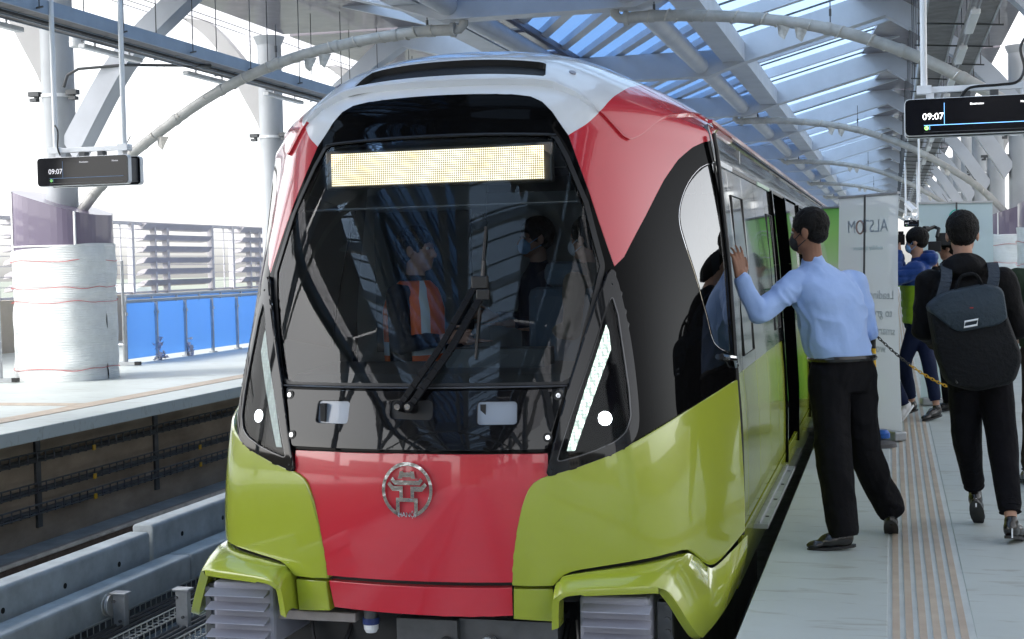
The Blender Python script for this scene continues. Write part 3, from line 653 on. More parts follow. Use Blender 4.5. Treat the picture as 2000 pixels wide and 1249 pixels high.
def patch(name, poly, m, parent, holemat=None, fn=cab0, off=0., thick=.02, rnd=.004, step=.045, su=1.3, holes=(), cons=(), matfn=None, offfn=None, label=None):
    poly = dens(poly, step, su)
    if area(poly) < 0: poly = poly[::-1]
    holes = [dens(h, step, su) for h in holes]
    verts = []; edges = []; typ = []
    def addloop(L, tp, closed=True):
        o = len(verts); verts.extend([Vector(p) for p in L]); typ.extend([tp] * len(L)); n = len(L)
        edges.extend([(o + i, o + (i + 1) % n) for i in range(n if closed else n - 1)])
    addloop(poly, 1); outer_ = {(round(p[0], 4), round(p[1], 4)) for p in poly}
    for h in holes: addloop(h, 1)
    if rnd > .0015:
        addloop(inset(poly, rnd, su), 2)
        for h in holes: addloop(inset(h, -rnd, su), 2)
    for c in cons: addloop(dens(c, step, su, False), 3, False)
    us = [p[0] for p in poly]; vs_ = [p[1] for p in poly]; bset = [(p[0], p[1]) for p in verts]
    arr = np.array([[p.x * su, p.y] for p in verts])
    nu = max(1, int((max(us) - min(us)) * su / step)); nv = max(1, int((max(vs_) - min(vs_)) / step))
    for i in range(nu + 1):
        for j in range(nv + 1):
            p = (min(us) + (max(us) - min(us)) * i / nu, min(vs_) + (max(vs_) - min(vs_)) * j / nv)
            if not inpoly(p, poly) or any(inpoly(p, h) for h in holes): continue
            if np.min((arr[:, 0] - p[0] * su) ** 2 + (arr[:, 1] - p[1]) ** 2) < (step * .42) ** 2: continue
            verts.append(Vector(p)); typ.append(4)
    ov, oe, of, orv, _, _ = delaunay_2d_cdt(verts, edges, [], 0, 1e-6)
    F = []
    for f in of:
        c = (sum(ov[i].x for i in f) / len(f), sum(ov[i].y for i in f) / len(f))
        if inpoly(c, poly) and not any(inpoly(c, h) for h in holes): F.append(tuple(f))
    cnt = {}
    for f in F:
        for i in range(len(f)):
            e = (f[i], f[(i + 1) % len(f)]); cnt[tuple(sorted(e))] = cnt.get(tuple(sorted(e)), []) + [e]
    bd = [e[0] for e in cnt.values() if len(e) == 1]; bv = {i for e in bd for i in e}
    pts = []; nn = []
    for i, p in enumerate(ov):
        q = fn(p.x, p.y); n = nrm(fn, p.x, p.y); o_ = off + (offfn(p.x, p.y) if offfn else 0)
        nn.append(n); pts.append(q + n * (o_ - (rnd if i in bv and rnd > .0015 else 0)))
    mb = MB(); mb.v = [tuple(p) for p in pts]
    for f in F:
        c = (sum(ov[i].x for i in f) / len(f), sum(ov[i].y for i in f) / len(f))
        mb.f.append(f); mb.m.append(matfn(*c) if matfn else 0)
    outw = {}
    for a, b in bd:
        t = (pts[b] - pts[a]); 
        for i in (a, b): outw[i] = outw.get(i, V(0, 0, 0)) + t.cross(nn[i]).normalized()
    LN = []
    for f in mb.f:
        for i in f:
            n = nn[i]
            if rnd > .0015 and i in outw and outw[i].length > .01: n = (n + outw[i].normalized() * .45).normalized()
            LN.append(n)
    if thick:
        mid = {f[i]: matfn(sum(ov[q].x for q in f) / len(f), sum(ov[q].y for q in f) / len(f)) if matfn else 0 for f in F for i in range(len(f))}
        for a, b in bd:
            o_ = len(mb.v); mb.v += [tuple(pts[b]), tuple(pts[a]), tuple(pts[a] - nn[a] * thick), tuple(pts[b] - nn[b] * thick)]
            mb.f.append((o_, o_ + 1, o_ + 2, o_ + 3)); mb.m.append(mid.get(a, 0)); w_ = (pts[b] - pts[a]).cross(nn[a]).normalized(); LN += [w_] * 4
            if holemat is not None and any((ov[a].x - hx) ** 2 + (ov[a].y - hy) ** 2 < 1e-5 for h in holes for hx, hy in h): mb.m[-1] = holemat
    o = mb.build(name, m, parent, smooth=True, angle=180, fix=False)
    o.data.normals_split_custom_set([tuple(n) for n in LN])
    if label: o['label'] = label
    return o

def led_strip_mat(nm, k):
    m = bpy.data.materials.new(nm); m.use_nodes = True; n = m.node_tree.nodes; L = m.node_tree.links; b = n['Principled BSDF']; b.inputs['Base Color'].default_value = (.5, .55, .52, 1)
    tc = n.new('ShaderNodeTexCoord'); vo = n.new('ShaderNodeTexVoronoi'); vo.inputs['Scale'].default_value = 62; vo.inputs['Randomness'].default_value = .25; L.new(tc.outputs['Object'], vo.inputs['Vector'])
    mr = n.new('ShaderNodeMapRange'); mr.inputs[1].default_value = .15; mr.inputs[2].default_value = .6; mr.inputs[3].default_value = k; mr.inputs[4].default_value = k * .16; L.new(vo.outputs['Distance'], mr.inputs[0])
    b.inputs['Emission Color'].default_value = (.80, 1, .86, 1); L.new(mr.outputs[0], b.inputs['Emission Strength']); return m
train = thing('metro_train', 'red, white, black and lime green metro train standing at the right platform', 'train', (XC, 12, -1.3))
# ---- shared outlines (right half; u = fraction of the half width, v = height along the nose)
WS = [(0, 2.378), (.18, 2.377), (.315, 2.375), (.371, 2.368), (.416, 2.341), (.454, 2.291), (.484, 2.231), (.515, 2.172), (.587, 1.891), (.667, 1.529)]
PB = [(.697, 1.573), (.762, 1.768), (.822, 1.964), (.871, 2.092), (.923, 2.19), (.967, 2.25), (.999, 2.275)]
GT = [(.449, .596), (.548, .635), (.645, .682), (.724, .731), (.869, .837), (.999, .93)]
# upper shell: white cap, red shoulders
WRT = [(2.0, .40)] + [(q.x, q.y) for q in catm([(2.10, .46, 0), (2.172, .515, 0), (2.248, .583, 0), (2.365, .640, 0), (2.569, .682, 0), (2.8, .70, 0), (3.6, .71, 0)], 6)][6:]
def WR(v):
    T = WRT
    for (a, x), (b, y) in zip(T[:-1], T[1:]):
        if v <= b: return x + (y - x) * (v - a) / (b - a)
    return .71
wr = [(b, a) for a, b in WRT[1:]]
shell = WS + PB + [(.999, 2.45), (.999, 3.6)]
full = [(-u, v) for u, v in shell[::-1] if u > 0] + shell
mf = lambda u, v: 1 if abs(u) > WR(v) else 0
patch('cab_shell', full, [WHITE, RED], train, cons=[[(WR(2.178), 2.178)] + wr[2:-1] + [(.71, 3.59)], [(-WR(2.178), 2.178)] + [(-u, v) for u, v in wr[2:-1]] + [(-.71, 3.59)]], matfn=mf, rnd=.003, thick=.02)
# roof fairing with scoop
fold = [(0, 2.425), (.19, 2.427), (.37, 2.435), (.44, 2.432), (.484, 2.415), (.53, 2.392), (.565, 2.365), (.60, 2.33), (.634, 2.291), (.668, 2.23), (.692, 2.187), (.713, 2.170), (.735, 2.187), (.755, 2.215), (.784, 2.272), (.81, 2.32), (.833, 2.364), (.871, 2.449), (.90, 2.6), (.93, 3.0), (.94, 3.55)]
hood = [(-u, v) for u, v in fold[::-1] if u > 0] + fold
scoop = fillet([(-.375, 2.448), (.392, 2.455), (.368, 2.548), (-.335, 2.536)], .018)
scoop = [(-.375 + .767 * t, 2.446 + .009 * t) for t in (0, .25, .5, .75)] + [(.398, 2.455), (.404, 2.47), (.385, 2.585), (.372, 2.60), (.355, 2.606)] + [(.2, 2.600), (0, 2.595), (-.2, 2.588), (-.30, 2.582), (-.335, 2.57)]
wr2 = [(.572, 2.365 - .005), (.605, 2.36)]
patch('roof_fairing', hood, [WHITE, RED, BLACKM], train, holemat=2, off=.045, thick=.05, rnd=.007, offfn=lambda u, v: -.026 * min(1, max(0, (abs(u) - .42) / .2)), holes=[scoop], matfn=lambda u, v: 1 if abs(u) > WR(v) - .0 else 0, cons=[[(q * WR(v), v) for v in (2.325, 2.34, 2.365, 2.40, 2.45, 2.5, 2.569, 2.65, 2.8, 3.2, 3.5)] for q in (1, -1)])
patch('roof_scoop', [(-.41, 2.43), (.43, 2.44), (.42, 2.64), (-.38, 2.62)], BLACKM, train, off=.006, thick=0, rnd=0)
for s in (-1, 1): mb = MB(); q = cab(s * .49, 2.53, .03); mb.tube([q, q + nrm(cab0, s * .49, 2.53) * .012], .018, 10); part('roof_stud', mb, GRILLE, train)
# black mask with windscreen opening
op = [(.50, 1.013), (.526, 1.03), (.55, 1.13), (.60, 1.40), (.621, 1.533), (.57, 1.83), (.505, 2.05), (.465, 2.15), (.44, 2.165)]
hole = op + mir(op)
sw = fillet([(q.x, q.y) for q in catm([(.985, 2.095, 0), (.945, 2.045, 0), (.90, 1.95, 0), (.872, 1.84, 0), (.866, 1.74, 0), (.880, 1.62, 0), (.905, 1.45, 0), (.928, 1.28, 0), (.947, 1.131, 0), (.985, 1.075, 0)], 4)], .02)
swc = fillet([(.999, 2.1)] + [(.935, 2.02), (.876, 1.873), (.863, 1.72), (.915, 1.52), (.947, 1.131)] + [(.999, 1.07)], .03)
mk = WS + PB + [(.999, 1.6), (.999, .93)] + GT[::-1][1:] + [(.456, .699), (0, .703)]
mask = mk + mir(mk)[1:-1]
patch('black_mask', mask, BLACK, train, holes=[hole, sw, mir(sw)], rnd=.003, thick=.02, step=.028)
patch('windshield', hole, GLASSW, train, off=-.004, thick=0, rnd=0)
patch('windshield_seal', fillet([(a * 1.028, 1.59 + (b - 1.59) * 1.022) for a, b in hole], .03), RUBBER, train, off=.002, thick=.004, rnd=0, holes=[hole])
for s, pl in ((1, sw), (-1, mir(sw))): patch('cab_side_window', pl, GLASSD, train, off=-.003, thick=0, rnd=0)
# header bar between the destination sign and top glass
mb = MB(); mb.tube([cab(u, 2.168, .004) for u in np.linspace(-.47, .47, 24)], .006, 6); part('windshield_header_bar', mb, RUBBER, train)
# chrome window trim on cab side
mb = MB(); tr_ = [(q.x, q.y) for q in catm([(.99, 2.105, 0), (.94, 2.055, 0), (.895, 1.955, 0), (.867, 1.84, 0), (.860, 1.74, 0), (.874, 1.62, 0), (.90, 1.45, 0), (.923, 1.28, 0), (.942, 1.131, 0), (.985, 1.065, 0)], 3)]
mb.tube([cab(a, b, .0) for a, b in dens(tr_, .05, 1.3, False)], .0025, 6); mb.tube([cab(.955, 1.06, .01), cab(.985, 1.04, .02), cab(.992, 1.0, .012)], .016, 8); part('window_trim', mb, CHROME, train, smooth=True)
mb = MB(); mb.tube([sideR(7.345, z) + V(.004, 0, 0) for z in np.linspace(.12, 2.2, 24)], .012, 8); part('body_joint_seal', mb, RUBBER, train, smooth=True)
# red nose + cheeks + bumper
ci = [(.449, .594), (.428, .584), (.405, .565), (.390, .540), (.378, .505), (.366, .459), (.352, .38), (.339, .296), (.330, .20), (.325, .112)]
nose = [(0, .697), (.452, .694)] + [(a + .004, b) for a, b in ci]
nose = nose + mir(nose)[:-1]
patch('nose_panel', nose, RED, train, rnd=.006, off=.002, thick=.03, offfn=lambda u, v: .006 * math.exp(-((v - .35) / .3) ** 2))
gap = [(.456, .098), (.466, .112), (.478, .130), (.492, .147), (.515, .160), (.545, .168), (.63, .182), (.735, .197), (.80, .203), (.838, .200), (.855, .190), (.868, .165), (.88, .135), (.895, .095), (.908, .068), (.918, .060), (.935, .068), (.96, .095), (.999, .145)]
ck = ci + [(.327, .098)] + gap[:1] + gap[1:] + GT[::-1][0:1] + GT[::-1][1:]
def ckoff(u, v): 
    return .020 * min(1, max(0, (abs(u) - .32) / .06)) - .018 * max(0, (abs(u) - .75) / .25)
for s in (1, -1):
    pl = ck if s > 0 else mir(ck)
    patch('cheek_panel', pl, LIME, train, off=.006, rnd=.010, thick=.045, offfn=ckoff, step=.035)
bl = [(-.325, .086), (.325, .086), (.324, -.045), (.16, -.05), (0, -.048), (-.16, -.045), (-.312, -.04)]
patch('bumper_panel', bl, RED, train, off=.004, rnd=.006, thick=.05)
for s in (1, -1):
    pl = [(.331, .084), (.455, .080), (.455, -.072), (.327, -.055)]; pl = pl if s > 0 else mir(pl)
    patch('bumper_corner', pl, LIME, train, off=.018, rnd=.008, thick=.06)
    # flared fender over the grille
    G = [(.463, -.07), (.466, .086), (.482, .125), (.515, .150), (.727, .180), (.838, .184), (.872, .145), (.900, .070), (.920, .048), (.96, .08), (1.0, .12)]
    Lp = [(.640, 6.06, -.072), (.650, 6.04, .050), (.675, 6.035, .088), (.74, 6.04, .112), (1.0, 6.11, .118), (1.115, 6.165, .110), (1.165, 6.21, .055), (1.258, 6.30, -.125), (1.29, 6.42, -.14), (1.34, 6.75, -.10), (1.345, 7.30, -.10)]
    g = catm([tuple(cab(a, b, .012)) for a, b in G], 8); l = catm([(XC + a, b, c) for a, b, c in Lp], 8)
    n = len(g); rings = []
    for i in range(n):
        a, b = g[i], l[i]; d = b - a
        kk = i / (n - 1); sm = min(1, max(0, (kk - .45) / .25)); sm = sm * sm * (3 - 2 * sm); bul = V(0, -.012, .018).lerp(V(.012, -.012, .004), sm)
        rows = [a - V(0, -.03, 0) + (V(0, .03, -.02)), a, a + d * .33 + bul, a + d * .7 + bul * .9, b, b + V(0, -.006, -.010)]
        k = i / (n - 1)
        inner = V(.03, 0, 0) if k < .18 else (V(.012, 0, -.03) if k < .32 else (V(0, 0, -.038) if k < .5 else (V(-.04, 0, -.02) if k < .72 else V(-.03, .02, -.03))))
        rows += [b + inner + V(0, .0, 0), b + inner + V(0, .10, 0)]
        rings.append(rows)
    mb = MB(); m_ = len(rings[0])
    vs = [(p if s > 0 else V(2 * XC - p.x, p.y, p.z)) for r in rings for p in r]
    mb.add(vs, [(i * m_ + j, i * m_ + j + 1, (i + 1) * m_ + j + 1, (i + 1) * m_ + j) for i in range(n - 1) for j in range(m_ - 1)])
    o = mb.build('fender', LIME, train, smooth=True, angle=50)
    # louvred grille box
    sx = lambda w_: XC + s * w_
    def bx(mb, wa, wb, ya, yb, za, zb): mb.b2((sx(wa), ya, za), (sx(wb), yb, zb))
    mb = MB(); bx(mb, .745, 1.065, 6.15, 6.8, -.25, .055); gr = part('grille_box', mb, GRILLE, train, bevel=.02)
    for j in range(4):
        z = .015 - j * .066
        mb = MB(); mb.prism([(6.15, z + .008), (6.15, z - .012), (6.085, z - .020), (6.085, z - .014)], min(sx(.765), sx(1.075)), max(sx(.765), sx(1.075)), 'x'); part('louvre', mb, GRILLE, gr, bevel=.002)
    mb = MB(); bx(mb, 1.085, 1.150, 6.24, 6.3, -.30, .02)
    part('bracket_plate', mb, STEELD, train)
    for z in (-.005, -.06, -.115, -.17): mb = MB(); mb.cyl((sx(1.13), 6.242, z), (sx(1.13), 6.228, z), .015, 14); part('plate_bolt', mb, STEELD, train)
    # headlamp cluster
    def H(poly): return poly if s > 0 else mir(poly)
    rim = [(.658, 1.508), (.648, 1.512), (.636, 1.491), (.589, 1.298), (.523, 1.013), (.485, .82), (.446, .61), (.452, .592), (.548, .628), (.65, .675)] + [(q.x, q.y) for q in catm([(.65, .675, 0), (.70, .712, 0), (.724, .76, 0), (.731, .838, 0), (.724, 1.0, 0), (.710, 1.175, 0), (.691, 1.33, 0), (.672, 1.45, 0)], 5)][1:]
    gl = fillet([(.652, 1.38), (.644, 1.36), (.590, 1.113), (.53, .87), (.480, .658), (.545, .680), (.598, .703), (.66, .738), (.69, .775), (.704, .842), (.698, .97), (.686, 1.108), (.668, 1.30)], .02)
    hl = patch('headlight', H(rim), mat('lamp rim gloss', (.004, .004, .005), .05, coat=.2, spec=.35), train, off=.030, rnd=.012, thick=.05, step=.016, holes=[H(gl)])
    patch('seal', H([(a + (.6 - a) * -.05, b + (1.0 - b) * -.035) for a, b in gl]), mat('lamp seal highlight', (.05, .05, .055), .25, coat=.6), hl, off=.0275, rnd=0, thick=.006, step=.03, holes=[H(gl)])  # seal greyed to paint thin highlight lines along the lamp rim
    patch('reflector', H(gl), mat('lamp inside', (.006, .006, .008), .3, spec=.2), hl, off=-.012, rnd=0, thick=0, step=.03)
    # led strip
    LED = led_strip_mat('led strip lit', 1.0) if s > 0 else led_strip_mat('led strip dim', .12)
    patch('led_strip', H([(.640, 1.262), (.648, 1.235), (.655, 1.15), (.600, .94), (.538, .702), (.512, .702), (.555, .90), (.612, 1.14)]), LED, hl, off=.004, rnd=0, thick=0, step=.03)
    mb = MB(); mb.tube([cab((.655 - .135 * t) * s, 1.20 - .50 * t, -.006) for t in np.linspace(0, 1, 12)], .006, 6); mb.tube([cab((.668 - .10 * t) * s, 1.05 - .33 * t, -.006) for t in np.linspace(0, 1, 12)], .004, 6); part('reflector_fins', mb, GRILLE, hl)
    q = cab(.634 * s, .841, -.006)
    qn = nrm(cab0, .634 * s, .841); q = cab(.634 * s, .841, -.004); mb = MB(); mb.cyl(q, q + qn * .008, .031, 24); part('lamp_bulb', mb, mat('lamp lit', (1, 1, 1), .3, emit=(.92, .97, 1), es=14) if s > 0 else mat('lamp dim', (1, 1, 1), .3, emit=(.9, .95, 1), es=1.6), hl)
    mb = MB(); mb.tube([q + qn * .003, q + qn * .005], .040, 24); part('lamp_ring', mb, BLACK, hl)
    glp = patch('lens', H(gl), glass('lens glass %d' % s, (.93, .95, .96), 1.28), hl, off=.020, rnd=0, thick=0, step=.03)
    mb = MB()
    for (a, b) in ((.650, 1.44), (.462, .625)): q = cab(a * s, b, .029); mb.cyl(q, q + V(0, -.002, 0), .006, 8)
    part('rim_screw', mb, RUBBER, hl)
# lower black service panel with ports and bolts
lp = fillet([(-.508, .978), (.508, .980), (.449, .712), (-.449, .712)], .018)
ports = [fillet([(a, b), (c, b), (c, d), (a, d)], .018) for a, b, c, d in ((.224, .928, .354, .825), (-.362, .928, -.236, .825))]
wp = fillet([(-.081, .935), (.068, .935), (.070, .846), (-.079, .852)], .02)
patch('service_panel', lp, mat('panel black gloss', (.004, .004, .005), .025, spec=.42, bump=.05, bs=4), train, off=.006, rnd=.005, thick=.03, offfn=lambda u, v: .034 * (.98 - v) / .27, holes=ports + [wp])
for pr in ports: patch('port_glass', pr, mat('port glass', (.30, .34, .40), .22, coat=.5), train, off=.003, rnd=0, thick=0)
mb = MB(); mb.tube([cab(u, .992, .012) for u in np.linspace(-.515, .515, 30)], .005, 6); part('panel_seam_trim', mb, mat('dark trim', (.06, .06, .065), .2, coat=.5), train, smooth=True)
for a in (.235, -.352): mb = MB(); mb.b2((XC + a * 1.33, 6.120, .835), (XC + a * 1.33 + .025, 6.15, .918)); part('port_baffle', mb, BLACKM, train)
patch('wiper_recess', wp, BLACKM, train, off=.003, rnd=0, thick=0)
for (a, b) in ((.486, .949), (.451, .764), (-.486, .949), (-.451, .764)):
    q = cab(a, b, .006 + .034 * (.98 - b) / .27); n = nrm(cab0, a, b)
    mb = MB(); mb.tube([q, q + n * .004], .020, 18); mb.tube([q + n * .002, q + n * .004], .021, 18); bt = part('panel_bolt', mb, RUBBER, train)
    mb = MB(); mb.cyl(q + n * .003, q + n * .009, .011, 12); part('bolt_head', mb, CHROME, bt)
# wiper
wpn = thing
mb = MB(); P1 = [(-.035, .905), (.10, 1.17), (.20, 1.42), (.215, 1.455)]; P2 = [(-.0, .90), (.13, 1.15), (.225, 1.38), (.232, 1.44)]
for P_ in (P1, P2):
    q = [cab(a, b, .055) for a, b in dens(P_, .06, 1.3, False)]
    for a, b in zip(q[:-1], q[1:]): mb.bar(a, b, .030 if P_ is P1 else .034, .016, up=(0, -1, .3))
    for k in (0,): mb.tube([cab(P_[0][0], P_[0][1], -.01), cab(P_[0][0], P_[0][1], .075)], .024, 14)
wiper = part('wiper', mb, mat('wiper black', (.004, .004, .005), .45, spec=.2), train, bevel=.003)
mb = MB(); mb.box(cab(.224, 1.455, .055), (.075, .04, .06)); mb.box(cab(.236, 1.40, .055), (.06, .035, .05)); part('wiper_joint', mb, RUBBER, wiper, bevel=.006)
mb = MB(); bl_ = [cab(.232 + .0 * t, 1.72 - .60 * t, .022) + V(-.025 * t, 0, 0) for t in np.linspace(0, 1, 16)]; mb.tube(bl_, .006, 8); mb.tube([p + V(.008, -.008, 0) for p in bl_[4:10]], .008, 6); part('wiper_blade', mb, RUBBER, wiper, smooth=True)
for a in (-.035, 0.0): mb = MB(); q = cab(a, .902, .075); mb.cyl(q, q + V(0, -.015, 0), .014, 12); part('wiper_nut', mb, CHROME, wiper)
# destination sign (LED dots)
def led_mat():
    m = bpy.data.materials.new('led matrix'); m.use_nodes = True; n = m.node_tree.nodes; L = m.node_tree.links; b = n['Principled BSDF']; b.inputs['Base Color'].default_value = (.05, .04, .03, 1); b.inputs['Roughness'].default_value = .5
    tc = n.new('ShaderNodeTexCoord'); sp = n.new('ShaderNodeSeparateXYZ'); L.new(tc.outputs['Object'], sp.inputs[0]); fs = []
    for ax in 'XZ':
        mu = n.new('ShaderNodeMath'); mu.operation = 'MULTIPLY'; mu.inputs[1].default_value = 1 / .0106; L.new(sp.outputs[ax], mu.inputs[0])
        fr = n.new('ShaderNodeMath'); fr.operation = 'FRACT'; L.new(mu.outputs[0], fr.inputs[0]); sb = n.new('ShaderNodeMath'); sb.operation = 'SUBTRACT'; sb.inputs[1].default_value = .5; L.new(fr.outputs[0], sb.inputs[0])
        sq = n.new('ShaderNodeMath'); sq.operation = 'POWER'; sq.inputs[1].default_value = 2; L.new(sb.outputs[0], sq.inputs[0]); fs.append(sq)
    ad = n.new('ShaderNodeMath'); L.new(fs[0].outputs[0], ad.inputs[0]); L.new(fs[1].outputs[0], ad.inputs[1])
    mr = n.new('ShaderNodeMapRange'); mr.inputs[1].default_value = .07; mr.inputs[2].default_value = .17; mr.inputs[3].default_value = 1.15; mr.inputs[4].default_value = .16; L.new(ad.outputs[0], mr.inputs[0])
    nz = n.new('ShaderNodeTexNoise'); nz.inputs['Scale'].default_value = 9; L.new(tc.outputs['Object'], nz.inputs['Vector'])
    r = n.new('ShaderNodeValToRGB'); r.color_ramp.elements[0].position = .35; r.color_ramp.elements[1].position = .65; r.color_ramp.elements[0].color = (.92, .72, .42, 1); r.color_ramp.elements[1].color = (1, .84, .60, 1); L.new(nz.outputs['Fac'], r.inputs[0])
    L.new(r.outputs[0], b.inputs['Emission Color']); L.new(mr.outputs[0], b.inputs['Emission Strength']); return m
mb = MB(); mb.b2((XC - .535, 6.505, 1.950), (XC + .535, 6.52, 2.108)); ds = part('destination_sign', mb, led_mat(), train)
mb = MB(); mb.b2((XC - .575, 6.523, 1.935), (XC + .575, 6.58, 2.125)); part('sign_casing', mb, mat('sign casing', (.10, .09, .08), .4), ds, bevel=.01)
# emblem: Khue Van Cac ring
EM = MB(); sc = .122 / 265; ecx, ecz = -2.137, .535; EN = nrm(cab0, -.012, .535); EX = V(1, 0, 0); EX = (EX - EN * EX.dot(EN)).normalized(); EZ = EN.cross(EX) * 1.0; EZ = EZ if EZ.z > 0 else -EZ; EQ = cab(-.012, .535, .014)
def em(pts, h=.006):
    P = [(ecx + (a - 695) * sc, ecz - (b - 475) * sc) for a, b in pts]; n = len(P); f0 = [EQ + EX * (p[0] - ecx) + EZ * (p[1] - ecz) for p in P]; f1 = [p + EN * h for p in f0]
    EM.add(f0 + f1, [tuple(range(n, 2 * n))] + [(i, (i + 1) % n, n + (i + 1) % n, n + i) for i in range(n)])
em([(620, 290), (652, 290), (660, 302), (722, 302), (730, 290), (765, 290), (780, 362), (742, 362), (735, 347), (650, 347), (638, 362), (600, 362)])
em([(545, 350), (572, 382), (812, 382), (835, 355), (860, 382), (825, 425), (565, 425), (525, 380)])
em([(508, 395), (552, 438), (650, 438), (650, 552), (615, 552), (615, 485), (540, 485), (487, 420)])
em([(880, 400), (838, 440), (730, 440), (730, 552), (767, 552), (767, 488), (850, 490), (900, 430)])
em([(578, 552), (805, 556), (805, 725), (768, 748), (768, 592), (615, 590), (615, 748), (578, 722)])
N = 60; a0, a1 = R(-72), R(252)
for k in range(N):
    t0 = a0 + (a1 - a0) * k / N; t1 = a0 + (a1 - a0) * (k + 1) / N
    em([(695 + 232 * math.cos(t0), 475 - 240 * math.sin(t0)), (695 + 264 * math.cos(t0), 475 - 275 * math.sin(t0)), (695 + 264 * math.cos(t1), 475 - 275 * math.sin(t1)), (695 + 232 * math.cos(t1), 475 - 240 * math.sin(t1))])
emb = part('emblem', EM, CHROME, train)
q = EQ - EZ * 245 * sc + EX * (-3 * sc) + EN * .006
text_mesh('emblem_text', 'HANỘI', .030, frame(q, (1, 0, 0), (0, .02, 1)), CHROME, emb, ext=.002, sx=.92)
# seam line where nose meets roof etc: lifting flap line on right shoulder
# liner
lin = [(-.97, .0), (.97, .0), (.97, 1.3), (.95, 2.2), (.90, 2.4), (-.90, 2.4), (-.95, 2.2), (-.97, 1.3)]
patch('cab_frame', lin, BLACKM, train, off=-.035, thick=0, rnd=0, step=.08, holes=[hole, [(.85, 1.05), (.94, 1.05), (.93, 2.08), (.85, 2.08)], [(-.94, 1.05), (-.85, 1.05), (-.85, 2.08), (-.93, 2.08)]])
# ---- cab interior
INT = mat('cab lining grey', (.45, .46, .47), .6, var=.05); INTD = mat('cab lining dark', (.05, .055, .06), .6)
mb = MB(); mb.prism([(XC - .7, 6.35), (XC + .7, 6.35), (XC + 1.0, 6.75), (XC + 1.2, 7.4), (XC + 1.2, 8.6), (XC - 1.2, 8.6), (XC - 1.2, 7.4), (XC - 1.0, 6.75)], -.02, 0); mb.b2((XC - 1.24, 8.6, 0), (XC - .35, 8.65, 2.2)); mb.b2((XC + .35, 8.6, 0), (XC + 1.24, 8.65, 2.2)); mb.b2((XC - .35, 8.61, 0), (XC + .35, 8.63, 2.0)); part('cab_back_wall', mb, INT, train)
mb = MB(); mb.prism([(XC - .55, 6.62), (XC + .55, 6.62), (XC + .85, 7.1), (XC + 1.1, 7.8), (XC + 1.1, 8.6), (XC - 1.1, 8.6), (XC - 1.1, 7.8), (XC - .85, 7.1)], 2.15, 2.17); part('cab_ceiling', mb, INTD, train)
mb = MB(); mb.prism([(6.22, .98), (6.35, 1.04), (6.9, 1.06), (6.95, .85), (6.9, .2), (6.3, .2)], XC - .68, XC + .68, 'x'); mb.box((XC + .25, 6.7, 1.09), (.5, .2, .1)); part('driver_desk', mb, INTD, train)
mb = MB(); mb.b2((XC + .17, 7.55, .95), (XC + .60, 7.68, 1.42)); mb.b2((XC + .26, 7.56, 1.42), (XC + .5, 7.66, 1.56)); mb.b2((XC + .17, 7.1, .5), (XC + .6, 7.6, .6)); part('driver_seat', mb, mat('seat cloth', (.07, .10, .14), .9), train, bevel=.05)
mb = MB(); mb.tube([(XC + .18, 6.62, 1.80), (XC + .18, 6.62, 1.76)], [.022, .040], 14); mb.tube([(XC + .18, 6.62, 1.76), (XC + .18, 6.62, 1.72)], [.045, .030], 14); part('cab_camera', mb, INTD, train, smooth=True)
mb = MB(); mb.cyl((XC - .80, 6.60, 1.84), (XC + .80, 6.60, 1.84), .006, 6); part('sun_blind_rod', mb, STEEL, train)
mb = MB(); mb.b2((XC + .62, 8.58, .1), (XC + 1.15, 8.6, 1.95)); mb.b2((XC - 1.1, 8.58, 1.0), (XC - .45, 8.6, 1.9)); part('cab_rear_glass', mb, mat('rear glass', (.10, .12, .14), .2), train)
# ---- car body
SIL = SILVER; YE = 62.
cuts = [7.362, 7.72, 8.45, 9.20, 9.93, 10.50]
def sheet(name, fn, ya, yb, za, zb, m, off=0, thick=.02, rnd=.003, label=None, holes=()):
    return patch(name, [(ya, za), (yb, za), (yb, zb), (ya, zb)] if fn is sideR else [(ya, za), (ya, zb), (yb, zb), (yb, za)], m, train, fn=(fn if fn is sideR else (lambda y, z: sideL(-y, z))), off=off, thick=thick, rnd=rnd, step=.25, su=1, holes=holes, label=label)
ZL = .945
sheet('cant_rail', sideR, 7.362, YE, 2.06, 2.255, SIL)
for a, b in zip(cuts[:-1], cuts[1:]):
    sheet('body_panel', sideR, a, b - .008, ZL, 2.035, SIL, off=0); sheet('lower_panel', sideR, a, b - .008, .14, ZL - .001, LIMES)
doors = [(10.5, 11.85), (13.55, 14.85), (18.5, 19.8), (22.5, 23.8), (26.5, 27.8)]
xs = [11.85, 12.1, 13.3, 13.55]; segs = [(11.85, 13.55), (14.85, 18.5), (19.8, 22.5), (23.8, 26.5), (27.8, YE)]
for a, b in segs:
    wa, wb = a + .45, b - .45
    sheet('body_panel', sideR, a + .02, b - .02, ZL, 2.035, SIL, holes=[fillet([(wa, 1.02), (wb, 1.02), (wb, 1.92), (wa, 1.92)], .08, su=1)]); sheet('lower_panel', sideR, a + .02, b - .02, .14, ZL - .001, LIMES)
    patch('window', fillet([(wa, 1.02), (wb, 1.02), (wb, 1.92), (wa, 1.92)], .08, su=1), mat('window black', (.01, .011, .013), .05, coat=1), train, fn=sideR, off=-.006, thick=0, rnd=0, step=.3, su=1)
